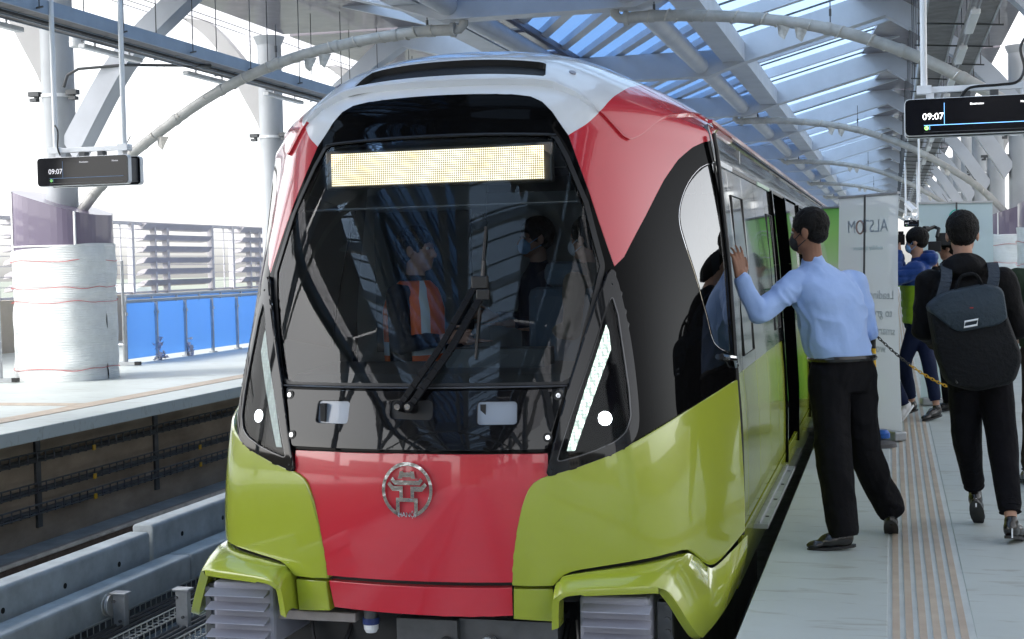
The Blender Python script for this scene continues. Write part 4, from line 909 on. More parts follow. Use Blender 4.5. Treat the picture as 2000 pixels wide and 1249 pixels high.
for i, (a, b) in enumerate(doors):
    mb = MB()
    for y in (a, b): mb.b2((XC + 1.24, y - .03, .02), (XC + 1.365, y + .03, 2.04)) if False else None
    for y in (a + .03, b - .03):
        for z0, z1 in zip([.05, .5, 1.0, 1.5], [.5, 1.0, 1.5, 2.04]): mb.bar((XC + bw(z0) - .03, y, z0), (XC + bw(z1) - .03, y, z1), .10, .07, up=(0, 1, 0))
    mb.b2((XC + 1.2, a, 2.04), (XC + 1.25, b, 2.06)); part('door_frame', mb, BLACK, train)
    lf = a + .08
    mb = MB(); 
    if i != 0:
        sheet('door_leaf', sideR, a + .12, (a + b) / 2 - .005, ZL, 2.02, SIL, off=-.03); sheet('door_leaf', sideR, a + .12, (a + b) / 2 - .005, .12, ZL - .001, LIMES, off=-.03)
    mb = MB(); mb.b2((XC + 1.30, a - .15, -.07), (XC + 1.38, b + .1, -.035)); part('door_step', mb, STEELD, train)
mb = MB(); mb.b2((XC + 1.32, 8.05, .02), (XC + 1.425, 10.35, .045)); mb.b2((XC + 1.365, 8.06, .045), (XC + 1.38, 10.34, .060)); st = part('step_plate', mb, STEEL, train)
for y in (8.3, 8.9, 9.5, 10.1): mb = MB(); mb.cyl((XC + 1.40, y, .045), (XC + 1.40, y, .049), .012, 8); part('step_bolt', mb, RUBBER, st)
# header slots above doors
for a, b in ((7.95, 9.45), (10.5, 11.9)): mb = MB(); mb.b2((XC + 1.254, a, 2.037), (XC + 1.263, b, 2.058)); part('header_slot', mb, RUBBER, train)
mb = MB(); mb.b2((XC + 1.256, 7.38, 2.036), (XC + 1.267, 7.95, 2.062)); part('header_trim', mb, LWHITE, train)
mb = MB(); mb.b2((XC + 1.256, 9.5, 2.037), (XC + 1.265, 10.45, 2.060)); part('header_trim', mb, mat('pale green trim', (.45, .62, .48), .4), train)
mb = MB(); mb.b2((XC + 1.208, 7.365, 2.257), (XC + 1.232, YE, 2.275)); part('roof_edge_stripe', mb, RED, train)
for (a, b, z0, z1) in ((9.99, 10.42, 1.05, 1.86), (7.80, 8.38, 1.02, 1.9)):
    mb = MB(); q = [sideR(y, z) + V(.003, 0, 0) for y, z in ((a, z0), (b, z0), (b, z1), (a, z1))]; mb.tube(q, .006, 5, closed=True); part('window_gasket', mb, RUBBER, train)
sheet('side_skirt', sideR, 7.362, YE, -.17, .125, LIMES, off=.004); sheet('side_skirt', sideL, 7.362, YE, -.17, .125, LIME) if False else None
mb = MB(); mb.grid(lambda u, v: sideL(7.36 + (YE - 7.36) * u, -.17 + v * 2.42) + V(.02 + .10 * v, 0, 0), 8, 14); part('far_side_wall', mb, SIL, train, smooth=True)
mb = MB(); rp = [(-1.215, 2.25), (-1.12, 2.29), (-.9, 2.37), (-.5, 2.46), (0, 2.50), (.5, 2.46), (.9, 2.37), (1.12, 2.29), (1.215, 2.25)]
mb.add([(XC + a, 8.0, b) for a, b in rp] + [(XC + a, YE, b) for a, b in rp], [(i, i + 1, len(rp) + i + 1, len(rp) + i) for i in range(len(rp) - 1)]); part('roof', mb, mat('roof grey', (.35, .36, .38), .5), train, smooth=True)
mb = MB(); mb.b2((XC - 1.2, 8.7, -.1), (XC + 1.2, YE, 0)); mb.b2((XC - 1.22, 8.7, 0), (XC - 1.16, YE, 2.2)); mb.b2((XC - 1.2, 8.7, 2.1), (XC + 1.2, YE, 2.15)); part('saloon_lining', mb, INTD, train)  # interior shade is put into the dark lining so door openings look dark
# underframe, bogies, wheels
mb = MB(); mb.b2((XC - 1.1, 6.75, -.5), (XC + 1.05, YE, -.06)); mb.b2((XC - .6, 6.35, -.35), (XC + .6, 7.0, -.08)); part('underframe', mb, BLACKM, train)
mb = MB(); mb.b2((XC + .05, 6.25, -.2), (XC + .62, 6.5, -.10)); part('tow_plate', mb, STEELD, train)
mb = MB(); mb.b2((XC - .95, 6.2, -.13), (XC - .35, 6.5, -.085)); part('front_beam', mb, mat('beam grey', (.30, .27, .26), .6, var=.2, vs=8), train, bevel=.006)
mb = MB(); q = V(XC - .28, 6.22, -.06); mb.tube([q, q + V(0, 0, -.07)], .034, 16); ant = part('radio_antenna', mb, STEELD, train, smooth=True)
mb = MB(); mb.tube([q + V(0, 0, -.045), q + V(0, 0, -.075)], .040, 16); part('antenna_band', mb, mat('navy plastic', (.02, .04, .16), .4), ant)
mb = MB(); mb.tube([q + V(0, 0, -.075), q + V(0, 0, -.10), q + V(0, 0, -.115)], [.036, .034, .026], 16); part('antenna_cap', mb, LWHITE, ant)
mb = MB(); mb.tube([(XC, 6.3, -.22), (XC, 7.2, -.22)], .09, 14); mb.box((XC, 6.27, -.22), (.30, .12, .24)); mb.cyl((XC + .1, 6.2, -.2), (XC + .1, 6.15, -.2), .03, 10); mb.tube([(XC + .18, 6.3, -.1), (XC + .22, 6.26, -.25), (XC + .1, 6.3, -.36)], .018, 8); mb.tube([(XC + .3, 6.3, -.1), (XC + .33, 6.26, -.3), (XC + .2, 6.3, -.4)], .015, 8)
part('coupler', mb, STEELD, train, bevel=.01)
for k, (a, b, r_) in enumerate(((.42, .62, .016), (.36, .50, .012), (-.1, .06, .014), (.70, .80, .012), (-.62, -.45, .012))):
    mb = MB(); mb.tube(catm([(XC + a, 6.32, -.10), (XC + a + .02, 6.27, -.22), (XC + (a + b) / 2, 6.25, -.34), (XC + b, 6.3, -.26), (XC + b + .02, 6.4, -.12)], 6), r_, 8); part('hose', mb, RUBBER, train, smooth=True)
mb = MB(); mb.cyl((XC + .30, 6.24, -.20), (XC + .30, 6.19, -.20), .035, 14); mb.cyl((XC + .30, 6.19, -.20), (XC + .30, 6.17, -.20), .018, 10); part('air_valve', mb, STEEL, train)
for y in (8.2, 10.2):
    for s in (-1, 1):
        mb = MB(); mb.cyl((XC + s * .68, y, -.72), (XC + s * .80, y, -.72), .40, 32); part('wheel', mb, RAIL, train)
    mb = MB(); mb.cyl((XC - .8, y, -.72), (XC + .8, y, -.72), .08, 12); part('axle', mb, STEELD, train)
for s in (-1, 1): mb = MB(); mb.b2((XC + s * .9, 7.6, -.9), (XC + s * 1.1, 10.8, -.5)); part('bogie_frame', mb, BLACKM, train)
for (x, lab) in ((XC - .75, 'left rail of the track under the train'), (XC + .75, 'right rail of the track under the train')):
    t = thing('rail', lab, 'rail', (x, 8, -1.3)); mb = MB(); mb.b2((x - .035, Y0, -1.17), (x + .035, Y1, -1.12)); part('rail_head', mb, RAIL, t); mb = MB(); mb.b2((x - .012, Y0, -1.27), (x + .012, Y1, -1.17)); mb.b2((x - .08, Y0, -1.42), (x + .08, Y1, -1.27)); part('rail_web', mb, RUST, t)

# ================================================================== PLATFORM OBJECTS
UP = V(0, 0, 1)
def cloth(name, col, rough=.8, fold=.5, fs=14, weave=400):
    m = mat(name, col, rough, var=.06, vs=3, bump=min(1, fold * 2), bs=fs * .8, spec=.12, bd=.022)
    if max(col) > .1: m.node_tree.nodes['Principled BSDF'].inputs['Sheen Weight'].default_value = .15
    return m
# ---- hanging clock displays
SCRW = mat('screen white', (.8, .8, .8), .4, emit=(1, 1, 1), es=1.1); SCRB = mat('screen blue', (.1, .3, .6), .4, emit=(.18, .45, .9), es=.9); SCRG = mat('screen green', (.3, .7, .2), .4, emit=(.35, .85, .2), es=.9)
SCRWD = mat('screen white dim', (.4, .4, .42), .4, emit=(.6, .6, .65), es=.35); SCRBD = mat('screen blue dim', (.05, .1, .2), .4, emit=(.1, .2, .35), es=.12); SCRGD = mat('screen green dim', (.1, .3, .1), .4, emit=(.15, .4, .1), es=.3)
def display(label, x0, x1, Y, zb, h, dim, ztop=6.0, second=True):
    t = thing('platform_display', label, 'display', ((x0 + x1) / 2, Y, zb), 'hanging clock displays'); W_ = x1 - x0
    W1, B1, G1 = (SCRWD, SCRBD, SCRGD) if dim else (SCRW, SCRB, SCRG)
    def body(y0, y1, nm):
        r = .035; P = [(x0 + r, zb), (x1 - r, zb), (x1 - r * .3, zb + r * .3), (x1, zb + r), (x1, zb + h - r), (x1 - r * .3, zb + h - r * .3), (x1 - r, zb + h), (x0 + r, zb + h), (x0 + r * .3, zb + h - r * .3), (x0, zb + h - r), (x0, zb + r), (x0 + r * .3, zb + r * .3)]
        mb = MB(); mb.prism(P, y0, y1, 'y'); c = part(nm, mb, LWHITE, t, bevel=.004)
        P2 = [(x + (.006 if x < (x0 + x1) / 2 else -.006), z + (.006 if z < zb + h / 2 else -.006)) for x, z in P]
        for yy in (y0 - .004, y1 + .004):
            mb = MB(); mb.prism(P2, yy - .003, yy + .003, 'y'); part('glass_front', mb, SIGNB, c)
        return c
    a = body(Y, Y + .07, 'front_screen')
    if second: body(Y + .27, Y + .34, 'rear_screen')
    mb = MB(); mb.b2((x0 + .05, Y + .072, zb + .03), (x1 - .03, Y + .268, zb + h - .03)); part('casing', mb, mat('casing dark', (.05, .055, .06), .4), t)
    fy = Y - .009; sx0 = x0 + W_ * .14; sw_ = W_ * .72
    mb = MB(); mb.b2((sx0 + .004, fy - .001, zb + h * .80), (x1 - .05, fy, zb + h * .86)) if False else None
    text_mesh('clock_digits', '09:07', h * .25, frame((sx0 + W_ * .066, fy, zb + h * .50), (1, 0, 0), (0, 0, 1)), W1, t, ext=.0005)
    mb = MB(); xl = sx0 + W_ * .145; mb.b2((xl, fy - .001, zb + h * .27), (xl + .004, fy, zb + h * .86)); mb.b2((sx0, fy - .001, zb + h * .265), (x1 - .06, fy, zb + h * .28)); mb.b2((sx0 + .048, fy - .001, zb + h * .15), (sx0 + .051, fy, zb + h * .265)); part('screen_lines', mb, B1, t)
    mb = MB(); mb.cyl((sx0 + .022, fy, zb + h * .20), (sx0 + .022, fy - .001, zb + h * .20), h * .055, 16); part('line_badge', mb, G1, t)
    mb = MB(); mb.add([(sx0 + .012, fy - .002, zb + h * .225), (sx0 + .028, fy - .002, zb + h * .20), (sx0 + .012, fy - .002, zb + h * .175)], [(0, 1, 2)]); part('line_arrow', mb, mat('dark green', (.05, .2, .03), .5), t)
    for (xx, w_) in ((x0 + W_ * .52, .085), (x0 + W_ * .86, .06)):
        text_mesh('column_title', 'Destination' if w_ > .07 else 'Minutes', h * .075, frame((xx, fy, zb + h * .80), (1, 0, 0), (0, 0, 1)), W1, t, ext=.0005)
    mb = MB(); mb.b2((sx0 + .0, fy, zb + h * .085), (x1 - .07, fy - .002, zb + h * .10)); part('bezel_line', mb, STEELD, t)
    # hanging bracket and poles
    mb = MB(); zt = zb + h + .06; mb.b2((x0 + W_ * .12, Y + .10, zt), (x1 - W_ * .03, Y + .16, zt + .055)); 
    part('crossbar', mb, LWHITE, t, bevel=.006)
    for q in (.16, .42, .62, .84): mb = MB(); mb.b2((x0 + W_ * q, Y + .09, zb + h - .005), (x0 + W_ * q + .07, Y + .19, zt)); part('mount', mb, STEELD if q > .2 and q < .8 else LWHITE, t)
    for q in (.145, .90): mb = MB(); xx = x0 + W_ * q; mb.cyl((xx, Y + .13, zt), (xx, Y + .13, ztop), .030, 14); mb.box((xx, Y + .13, zt + .03), (.13, .12, .075)); part('pole', mb, LWHITE, t, smooth=True)
    return t
dl = display('dim clock display showing 09:07 hanging over the left platform', -9.62, -8.43, 14.55, 2.57, .335, True)
mb = MB(); xx = -9.62 + 1.19 * .16; mb.tube(catm([(xx + .03, 14.6, 3.28), (xx + .08, 14.58, 3.2), (xx + .07, 14.58, 3.02), (xx + .09, 14.6, 2.93)], 5), .010, 6); part('power_cable', mb, RUBBER, dl)
dr = display('bright black clock display showing 09:07 hanging over the right platform', .125, 1.33, 13.4, 2.63, .335, False)
mb = MB(); mb.tube(catm([(.62, 13.5, 2.97), (.70, 13.46, 3.05), (.95, 13.44, 3.06), (1.10, 13.44, 3.08), (1.16, 13.46, 3.2), (1.13, 13.48, 3.38), (1.19, 13.5, 3.5)], 6), .013, 7); part('power_cable', mb, RUBBER, dr)
mb = MB(); mb.b2((1.26, 13.385, 2.88), (1.30, 13.39, 2.90)); mb.b2((1.26, 13.385, 2.84), (1.29, 13.39, 2.86)); part('green_text', mb, SCRG, dr)
display('small far clock display hanging beyond the banners', .36, .82, 45., 2.42, .22, True, second=False)
t = thing('security_camera', 'white dome security camera on a hooked pole beyond the banners', 'camera', (.42, 30, 2.4))
mb = MB(); mb.bar((.30, 30, 2.62), (.46, 29.7, 2.44), .10, .09); part('camera_body', mb, LWHITE, t, bevel=.01)
mb = MB(); mb.tube(catm([(.55, 30, 5.9), (.55, 30, 2.7), (.52, 30, 2.32), (.43, 30, 2.30), (.38, 30, 2.42)], 6), .022, 8); part('hooked_pole', mb, LWHITE, t, smooth=True)
# ---- banners
BANW = sheer('banner cloth white', (.8, .85, .9), (.66, .71, .74), .93, .6)
BANC = sheer('banner cloth pale cyan', (.8, .9, .95), (.66, .80, .84), .92, .6)
def green_banner_mat():
    m = bpy.data.materials.new('green banner print'); m.use_nodes = True; n = m.node_tree.nodes; L = m.node_tree.links; b = n['Principled BSDF']; b.inputs['Roughness'].default_value = .5
    tc = n.new('ShaderNodeTexCoord'); sp = n.new('ShaderNodeSeparateXYZ'); L.new(tc.outputs['Object'], sp.inputs[0])
    r = n.new('ShaderNodeValToRGB'); mr = n.new('ShaderNodeMapRange'); mr.inputs[1].default_value = 0; mr.inputs[2].default_value = 2.1; L.new(sp.outputs['Z'], mr.inputs[0]); L.new(mr.outputs[0], r.inputs[0])
    e = r.color_ramp.elements; e[0].position = 0; e[0].color = (.10, .45, .05, 1); e[1].position = 1; e[1].color = (.16, .50, .10, 1)
    for p, c in ((.25, (.22, .62, .08, 1)), (.36, (.75, .82, .72, 1)), (.42, (.80, .85, .80, 1)), (.66, (.80, .85, .78, 1)), (.72, (.55, .82, .38, 1)), (.85, (.40, .76, .22, 1))): q = r.color_ramp.elements.new(p); q.color = c
    w_ = n.new('ShaderNodeTexWave'); w_.inputs['Scale'].default_value = .6; w_.inputs['Distortion'].default_value = 4; L.new(tc.outputs['Object'], w_.inputs[0])
    rr = n.new('ShaderNodeValToRGB'); rr.color_ramp.elements[0].position = .80; rr.color_ramp.elements[1].position = .9; rr.color_ramp.elements[1].color = (.35, .35, .35, 1); rr.color_ramp.elements[0].color = (0, 0, 0, 1); L.new(w_.outputs['Fac'], rr.inputs[0])
    mx = n.new('ShaderNodeMixRGB'); mx.blend_type = 'SCREEN'; mx.inputs[0].default_value = .7; L.new(r.outputs[0], mx.inputs[1]); L.new(rr.outputs[0], mx.inputs[2]); L.new(mx.outputs[0], b.inputs['Base Color'])
    tl = n.new('ShaderNodeBsdfTranslucent'); L.new(mx.outputs[0], tl.inputs[0]); ms = n.new('ShaderNodeMixShader'); ms.inputs[0].default_value = .4; L.new(b.outputs[0], ms.inputs[1]); L.new(tl.outputs[0], ms.inputs[2]); L.new(ms.outputs[0], n['Material Output'].inputs[0])
    return m
GRB = green_banner_mat()
INK = mat('grey print ink', (.52, .57, .61), .6); INKG = mat('green print ink', (.02, .26, .10), .6); INKL = mat('pale print ink', (.50, .64, .66), .6); INKR = mat('orange print ink', (.50, .34, .30), .6)
def banner(name, lab, a, b, h, m, z0=.06):
    """roll-up banner from a to b (floor points), seen from behind; text is placed by the caller on frame()"""
    a = Vector(a); b = Vector(b); u = (b - a).normalized(); L_ = (b - a).length; nn = V(u.y, -u.x, 0)
    t = thing(name, lab, 'banner', tuple(a)); t['group'] = 'roll-up banners'
    mb = MB(); mb.grid(lambda s_, v: tuple(a + u * (L_ * s_) + nn * (.012 * math.sin(s_ * 5 + v * 2) * (1 - v) + .02 * math.sin(v * 3.1)) + UP * (z0 + (h - z0) * v)), 24, 24); part('printed_sheet', mb, m, t, smooth=True)
    mb = MB(); mb.bar(a + UP * h, b + UP * h, .03, .022); part('top_rail', mb, STEEL, t, bevel=.004)
    mb = MB(); mb.bar(a + UP * .045, b + UP * .045, .12, .08); part('base', mb, STEEL, t, bevel=.015)
    c = (a + b) / 2
    mb = MB(); mb.cyl(c + nn * .05 + UP * .06 - u * .05, c + nn * .035 + UP * (h), .009, 8); part('support_pole', mb, STEELD, t)
    return t, a, b, u, nn, L_
t, a, b, u, nn, L_ = banner('rollup_banner', 'white roll-up banner seen from behind, beside the man in the blue shirt', (-.44, 12.78, 0), (.06, 12.15, 0), 2.07, BANW)
def btxt(t, a, b, u, nn, x, z, s_, body, m, side=1, mirror=True):
    # printed on the far face: reads correctly from there, mirrored from behind
    o = a + u * x + UP * z + nn * (.018 + .02 * math.sin((z - .06) / 2.0 * 3.1) * 0 + .014); M = frame(o, -u, UP)
    return text_mesh('printed_text', body, s_, M, m, t, ext=.0008)
for z, s_, tx, m_ in ((1.80, .155, 'ALST  M', INK), (1.62, .055, '· mobility by nature ·', INKL), (1.22, .105, 'Leading the way', INK), (1.07, .105, 'to greener and', INK), (.92, .105, 'smarter mobility', INK), (.77, .105, 'worldwide', INK)): btxt(t, a, b, u, nn, L_ * .53, z, s_, tx, m_)
o = a + u * (L_ * .41) + UP * 1.80 + nn * .034
mb = MB(); mb.tube([o + u * .048 * math.cos(k / 20 * 2 * math.pi) + UP * .055 * math.sin(k / 20 * 2 * math.pi) for k in range(20)], .008, 5, closed=True); part('printed_ring', mb, INKR, t)
# green banner behind
t, a, b, u, nn, L_ = banner('rollup_banner', 'green roll-up banner behind the white one, next to the train side', (-.70, 15.0, 0), (-.02, 14.6, 0), 2.06, GRB)
for z, s_, tx, m_ in ((1.48, .055, 'THÀNH PHỐ HÀ NỘI', INKL), (1.40, .052, 'BAN QUẢN LÝ ĐƯỜNG SẮT', INKL), (1.22, .17, 'GIAO THÔNG', INKG), (.98, .17, 'VẬN HÀNH', INKG), (.76, .17, 'HÀ NỘI', INKG)):
    for f in (1, -1):
        o = a + u * (L_ * .5) + UP * z + nn * (.034 if f > 0 else -.034); o_ = text_mesh('printed_text', tx, s_, frame(o, -u, UP), m_, t, ext=.0008, sx=.62)
mb = MB()
for f in (1, -1):
    o = a + u * (L_ * .46) + UP * 1.76 + nn * .034 * f; mb.tube([o + u * .13 * math.cos(q) + UP * .15 * math.sin(q) for q in np.linspace(R(-60), R(240), 30)], .006, 5); mb.tube([o + u * .09 * math.cos(q) + UP * .11 * math.sin(q) for q in np.linspace(R(-60), R(240), 30)], .004, 5); mb.bar(o - u * .05 + UP * -.14, o + u * .05 + UP * -.14, .002, .012)
part('printed_ring', mb, mat('white ink', (.8, .85, .8), .5), t)
# pale banner right
t, a, b, u, nn, L_ = banner('rollup_banner', 'pale cyan roll-up banner behind the photographer and the backpack wearer', (.27, 15.1, 0), (1.0, 15.3, 0), 2.08, BANC)
for z, s_, tx, m_ in ((1.66, .05, 'BAN QUẢN LÝ', INKL), (1.40, .05, 'ĐƯỜNG SẮT ĐÔ THỊ', INKL), (1.15, .12, 'HÀ NỘI', INKG)): btxt(t, a, b, u, nn, L_ * .45, z, s_, tx, m_)
mb = MB(); o = a + u * (L_ * .50) + UP * 1.93 + nn * .034; mb.tube([o + u * .075 * math.cos(q) + UP * .075 * math.sin(q) for q in np.linspace(R(-50), R(250), 30)], .007, 5); mb.tube([o + u * .045 * math.cos(q) + UP * .045 * math.sin(q) for q in np.linspace(R(90), R(400), 20)], .005, 5); part('printed_ring', mb, mat('teal ink', (.05, .50, .40), .5), t)
# ---- post and chain
t = thing('barrier_post', 'yellow and black plastic post on a dark round foot behind the blue shirted man', 'post', (-.13, 11.85, 0))
mb = MB(); mb.tube([(-.13, 11.85, 0), (-.13, 11.85, .03), (-.13, 11.85, .05)], [.155, .15, .09], 28); part('foot', mb, mat('foot grey', (.06, .06, .065), .6), t)
for k in range(6):
    mb = MB(); mb.cyl((-.155, 11.85, .05 + k * .15), (-.155, 11.85, .2 + k * .15), .022, 14); part('yellow_band' if k % 2 == 0 else 'black_band', mb, YEL if k % 2 == 0 else RUBBER, t)
t = thing('blue_plug', 'blue rubber cap on the foot of the white roll-up banner', 'cap', (-.10, 12.0, .05))
mb = MB(); mb.tube([(-.085, 11.93, .06), (-.085, 11.93, .10), (-.085, 11.93, .125)], [.055, .055, .03], 16); part('cap', mb, mat('blue rubber', (.01, .10, .42), .4), t, smooth=True)
t = thing('plastic_chain', 'sagging black and yellow plastic chain between the post and the backpack wearer', 'chain', (-.15, 11.85, .93))
A, B = V(-.155, 11.83, .93), V(.50, 11.2, .50); n = 30
for k in range(n):
    f = k / n; p = A.lerp(B, f) - UP * .10 * math.sin(math.pi * f) * .6; q = A.lerp(B, (k + 1) / n) - UP * .10 * math.sin(math.pi * (k + 1) / n) * .6
    d = (q - p); L0 = d.length * .72; d.normalize(); sd = d.cross(UP).normalized(); w_ = sd if k % 2 else sd.cross(d).normalized(); c = (p + q) / 2; ring = []
    for j in range(12): an = 2 * math.pi * j / 12; ring.append(c + d * math.cos(an) * L0 + w_ * math.sin(an) * .010)
    mb = MB(); mb.tube(ring, .0035, 5, closed=True); part('chain_link', mb, RUBBER if k < 13 else YEL, t)

# ================================================================== PEOPLE
def add_capsule(bm, p0, p1, r0, r1, n=14, flat=None):
    p0 = Vector(p0); p1 = Vector(p1); d = p1 - p0; L_ = d.length
    if L_ < 1e-5: d = V(0, 0, 1)
    d.normalize(); s_ = d.orthogonal().normalized(); u_ = d.cross(s_); rings = []
    for k in range(4): a = math.pi / 2 * (1 - k / 4) ; rings.append((p0 - d * r0 * math.sin(a), r0 * math.cos(a)) if k else (p0 - d * r0, 0))
    rings.append((p0, r0)); rings.append((p1, r1))
    for k in range(1, 5): a = math.pi / 2 * k / 4; rings.append((p1 + d * r1 * math.sin(a), r1 * math.cos(a) if k < 4 else 0))
    vs = []
    for c, r in rings:
        if r == 0: vs.append([bm.verts.new(c)])
        else: vs.append([bm.verts.new(c + (s_ * math.cos(2 * math.pi * j / n) + u_ * math.sin(2 * math.pi * j / n)) * r) for j in range(n)])
    for a, b in zip(vs[:-1], vs[1:]):
        for j in range(n):
            k = (j + 1) % n
            if len(a) == 1: bm.faces.new((a[0], b[k], b[j]))
            elif len(b) == 1: bm.faces.new((a[j], a[k], b[0]))
            else: bm.faces.new((a[j], a[k], b[k], b[j]))
def add_ell(bm, c, r, M3=None):
    M = Matrix.Translation(Vector(c)) @ (M3.to_4x4() if M3 else Matrix.Identity(4)) @ Matrix.Diagonal((*r, 1)); bmesh.ops.create_uvsphere(bm, u_segments=20, v_segments=14, radius=1, matrix=M)
def add_loft(bm, rings, n=24):
    vs = []
    for (c, rx, ry, sx_, sy_, pw) in rings:
        row = []
        for j in range(n):
            a = 2 * math.pi * j / n; p = sel(a, rx, ry, pw); row.append(bm.verts.new(Vector(c) + sx_ * p[0] + sy_ * p[1]))
        vs.append(row)
    for a, b in zip(vs[:-1], vs[1:]):
        for j in range(n): k = (j + 1) % n; bm.faces.new((a[j], a[k], b[k], b[j]))
    bm.faces.new(vs[0][::-1]); bm.faces.new(vs[-1])
def blob(name, prims, voxel, m, parent, smooth=3, fold=None, matfn=None, mats=None):
    bm = bmesh.new()
    for p in prims:
        if p[0] == 'c': add_capsule(bm, *p[1:])
        elif p[0] == 'e': add_ell(bm, *p[1:])
        elif p[0] == 'l': add_loft(bm, p[1])
    bmesh.ops.recalc_face_normals(bm, faces=bm.faces)
    me = bpy.data.meshes.new(name); bm.to_mesh(me); bm.free(); tmp = bpy.data.objects.new(name + '_t', me); COL.objects.link(tmp)
    r_ = tmp.modifiers.new('r', 'REMESH'); r_.mode = 'VOXEL'; r_.voxel_size = voxel; r_.use_smooth_shade = True
    s_ = tmp.modifiers.new('s', 'SMOOTH'); s_.factor = .5; s_.iterations = smooth
    dg = bpy.context.evaluated_depsgraph_get(); me2 = bpy.data.meshes.new_from_object(tmp.evaluated_get(dg)); bpy.data.objects.remove(tmp); bpy.data.meshes.remove(me)
    me2.name = name
    if fold:
        amp, fr, stz = fold[:3]
        nv = len(me2.vertices); co = np.empty(nv * 3); me2.vertices.foreach_get('co', co); co = co.reshape(-1, 3); no = np.empty(nv * 3); me2.vertices.foreach_get('normal', no); no = no.reshape(-1, 3)
        for i in range(nv):
            x, y, z = co[i]; w1 = noise.noise((x * 5, y * 5, z * 5)); d = 1 - abs(noise.noise(((x + z * stz) * fr + w1 * 1.2, y * fr * .9, (z - x * stz) * fr * .45 + 7))) * 2.4
            co[i] += no[i] * amp * (d + .5 * w1)
        if len(fold) > 3:
            for i in range(nv): co[i] -= no[i] * .012 * (1 - abs(math.sin(math.pi * co[i][2] / fold[3]))) ** 3
        me2.vertices.foreach_set('co', co.ravel()); me2.update()
    me2.materials.clear()
    for mm in (mats or [m]): me2.materials.append(mm)
    if matfn:
        for f in me2.polygons: f.material_index = matfn(f.center)
    me2.polygons.foreach_set('use_smooth', [True] * len(me2.polygons))
    o = bpy.data.objects.new(name, me2); COL.objects.link(o)
    if parent is not None: par(o, parent)
    return o
def hand_prims(w_, d, n_, side, curl=.5, scale=1.0, thumb=1, spread=.08):
    """w_: wrist, d: towards the fingers, n_: palm normal (palm side), side: towards the thumb"""
    d = d.normalized(); n_ = (n_ - d * n_.dot(d)).normalized(); side = (side - d * side.dot(d)); side = (side - n_ * side.dot(n_)).normalized(); S_ = scale; P = []
    kn = [w_ + d * .088 * S_ + side * (.030 - .020 * k) * S_ - d * .004 * abs(k - 1) * S_ for k in range(4)]
    for k in range(4): P.append(('c', w_ + d * .008 + side * (.016 - .011 * k) * S_, kn[k], .017 * S_, .0125 * S_, 10))
    P.append(('c', w_ - d * .03, w_ + d * .02, .026 * S_, .026 * S_))
    for k, L_ in enumerate((.072, .080, .075, .058)):
        a = curl * (.6 + .18 * k); dd = d * 1.0 + side * spread * (1.5 - k); p = kn[k]; r0 = .0092
        for j, f in enumerate((.45, .32, .25)):
            dd = (Matrix.Rotation(a * (.7 if j == 0 else 1.0), 3, side.cross(d).cross(side).cross(n_) if False else d.cross(n_).normalized()) @ dd).normalized(); q = p + dd * L_ * f * S_; P.append(('c', p, q, r0 * S_, (r0 - .0012) * S_, 8)); p = q; r0 -= .0009
    b = w_ + d * .022 * S_ + side * .026 * S_; t1 = b + (d * .55 + side * .75 * thumb + n_ * .25).normalized() * .042 * S_; t2 = t1 + (d * .85 + side * .25 + n_ * .25).normalized() * .032 * S_; t3 = t2 + (d * .95 + n_ * .2).normalized() * .024 * S_
    P += [('c', b, t1, .016 * S_, .012 * S_, 8), ('c', t1, t2, .011 * S_, .010 * S_, 8), ('c', t2, t3, .010 * S_, .0085 * S_, 8)]
    return P
def head_prims(c, f, up, S_=1.0):
    f = f.normalized(); up = (up - f * up.dot(f)).normalized(); s_ = f.cross(up).normalized(); M3 = Matrix((s_, f, up)).transposed(); P = []
    P.append(('e', c + up * .030 * S_ - f * .008 * S_, (.076 * S_, .094 * S_, .088 * S_), M3)); P.append(('e', c - up * .035 * S_ + f * .022 * S_, (.062 * S_, .070 * S_, .078 * S_), M3))
    P.append(('e', c - up * .085 * S_ + f * .056 * S_, (.030 * S_, .028 * S_, .026 * S_), M3))
    P.append(('c', c + up * .012 * S_ + f * .083 * S_, c - up * .028 * S_ + f * .106 * S_, .010 * S_, .014 * S_, 8)); P.append(('c', c - up * .030 * S_ + f * .09 * S_ - s_ * .012, c - up * .030 * S_ + f * .09 * S_ + s_ * .012, .010 * S_, .010 * S_, 8))
    for q in (-1, 1):
        P.append(('c', c + up * .026 * S_ + f * .080 * S_ + s_ * q * .012 * S_, c + up * .024 * S_ + f * .070 * S_ + s_ * q * .045 * S_, .010 * S_, .010 * S_, 8))
        P.append(('e', c - up * .005 * S_ - f * .010 * S_ + s_ * q * .080 * S_, (.010 * S_, .020 * S_, .034 * S_), M3))
        P.append(('e', c - up * .020 * S_ + f * .055 * S_ + s_ * q * .035 * S_, (.022 * S_, .025 * S_, .022 * S_), M3))
    P.append(('c', c - up * .058 * S_ + f * .078 * S_ - s_ * .016, c - up * .058 * S_ + f * .078 * S_ + s_ * .016, .009 * S_, .009 * S_, 8)); P.append(('c', c - up * .070 * S_ + f * .074 * S_ - s_ * .013, c - up * .070 * S_ + f * .074 * S_ + s_ * .013, .010 * S_, .010 * S_, 8))
    return P, M3, s_, up, f
def hair_prims(c, f, up, s_, M3, S_=1.0, L_=.012, low=.0):
    P = [('e', c + up * (.042) * S_ - f * .018 * S_, ((.076 + L_) * S_, (.092 + L_) * S_, (.084 + L_) * S_), M3), ('e', c - up * (.004 + low) * S_ - f * .044 * S_, ((.066 + L_ * .6) * S_, (.056 + L_ * .6) * S_, (.062 + low) * S_), M3)]
    return P
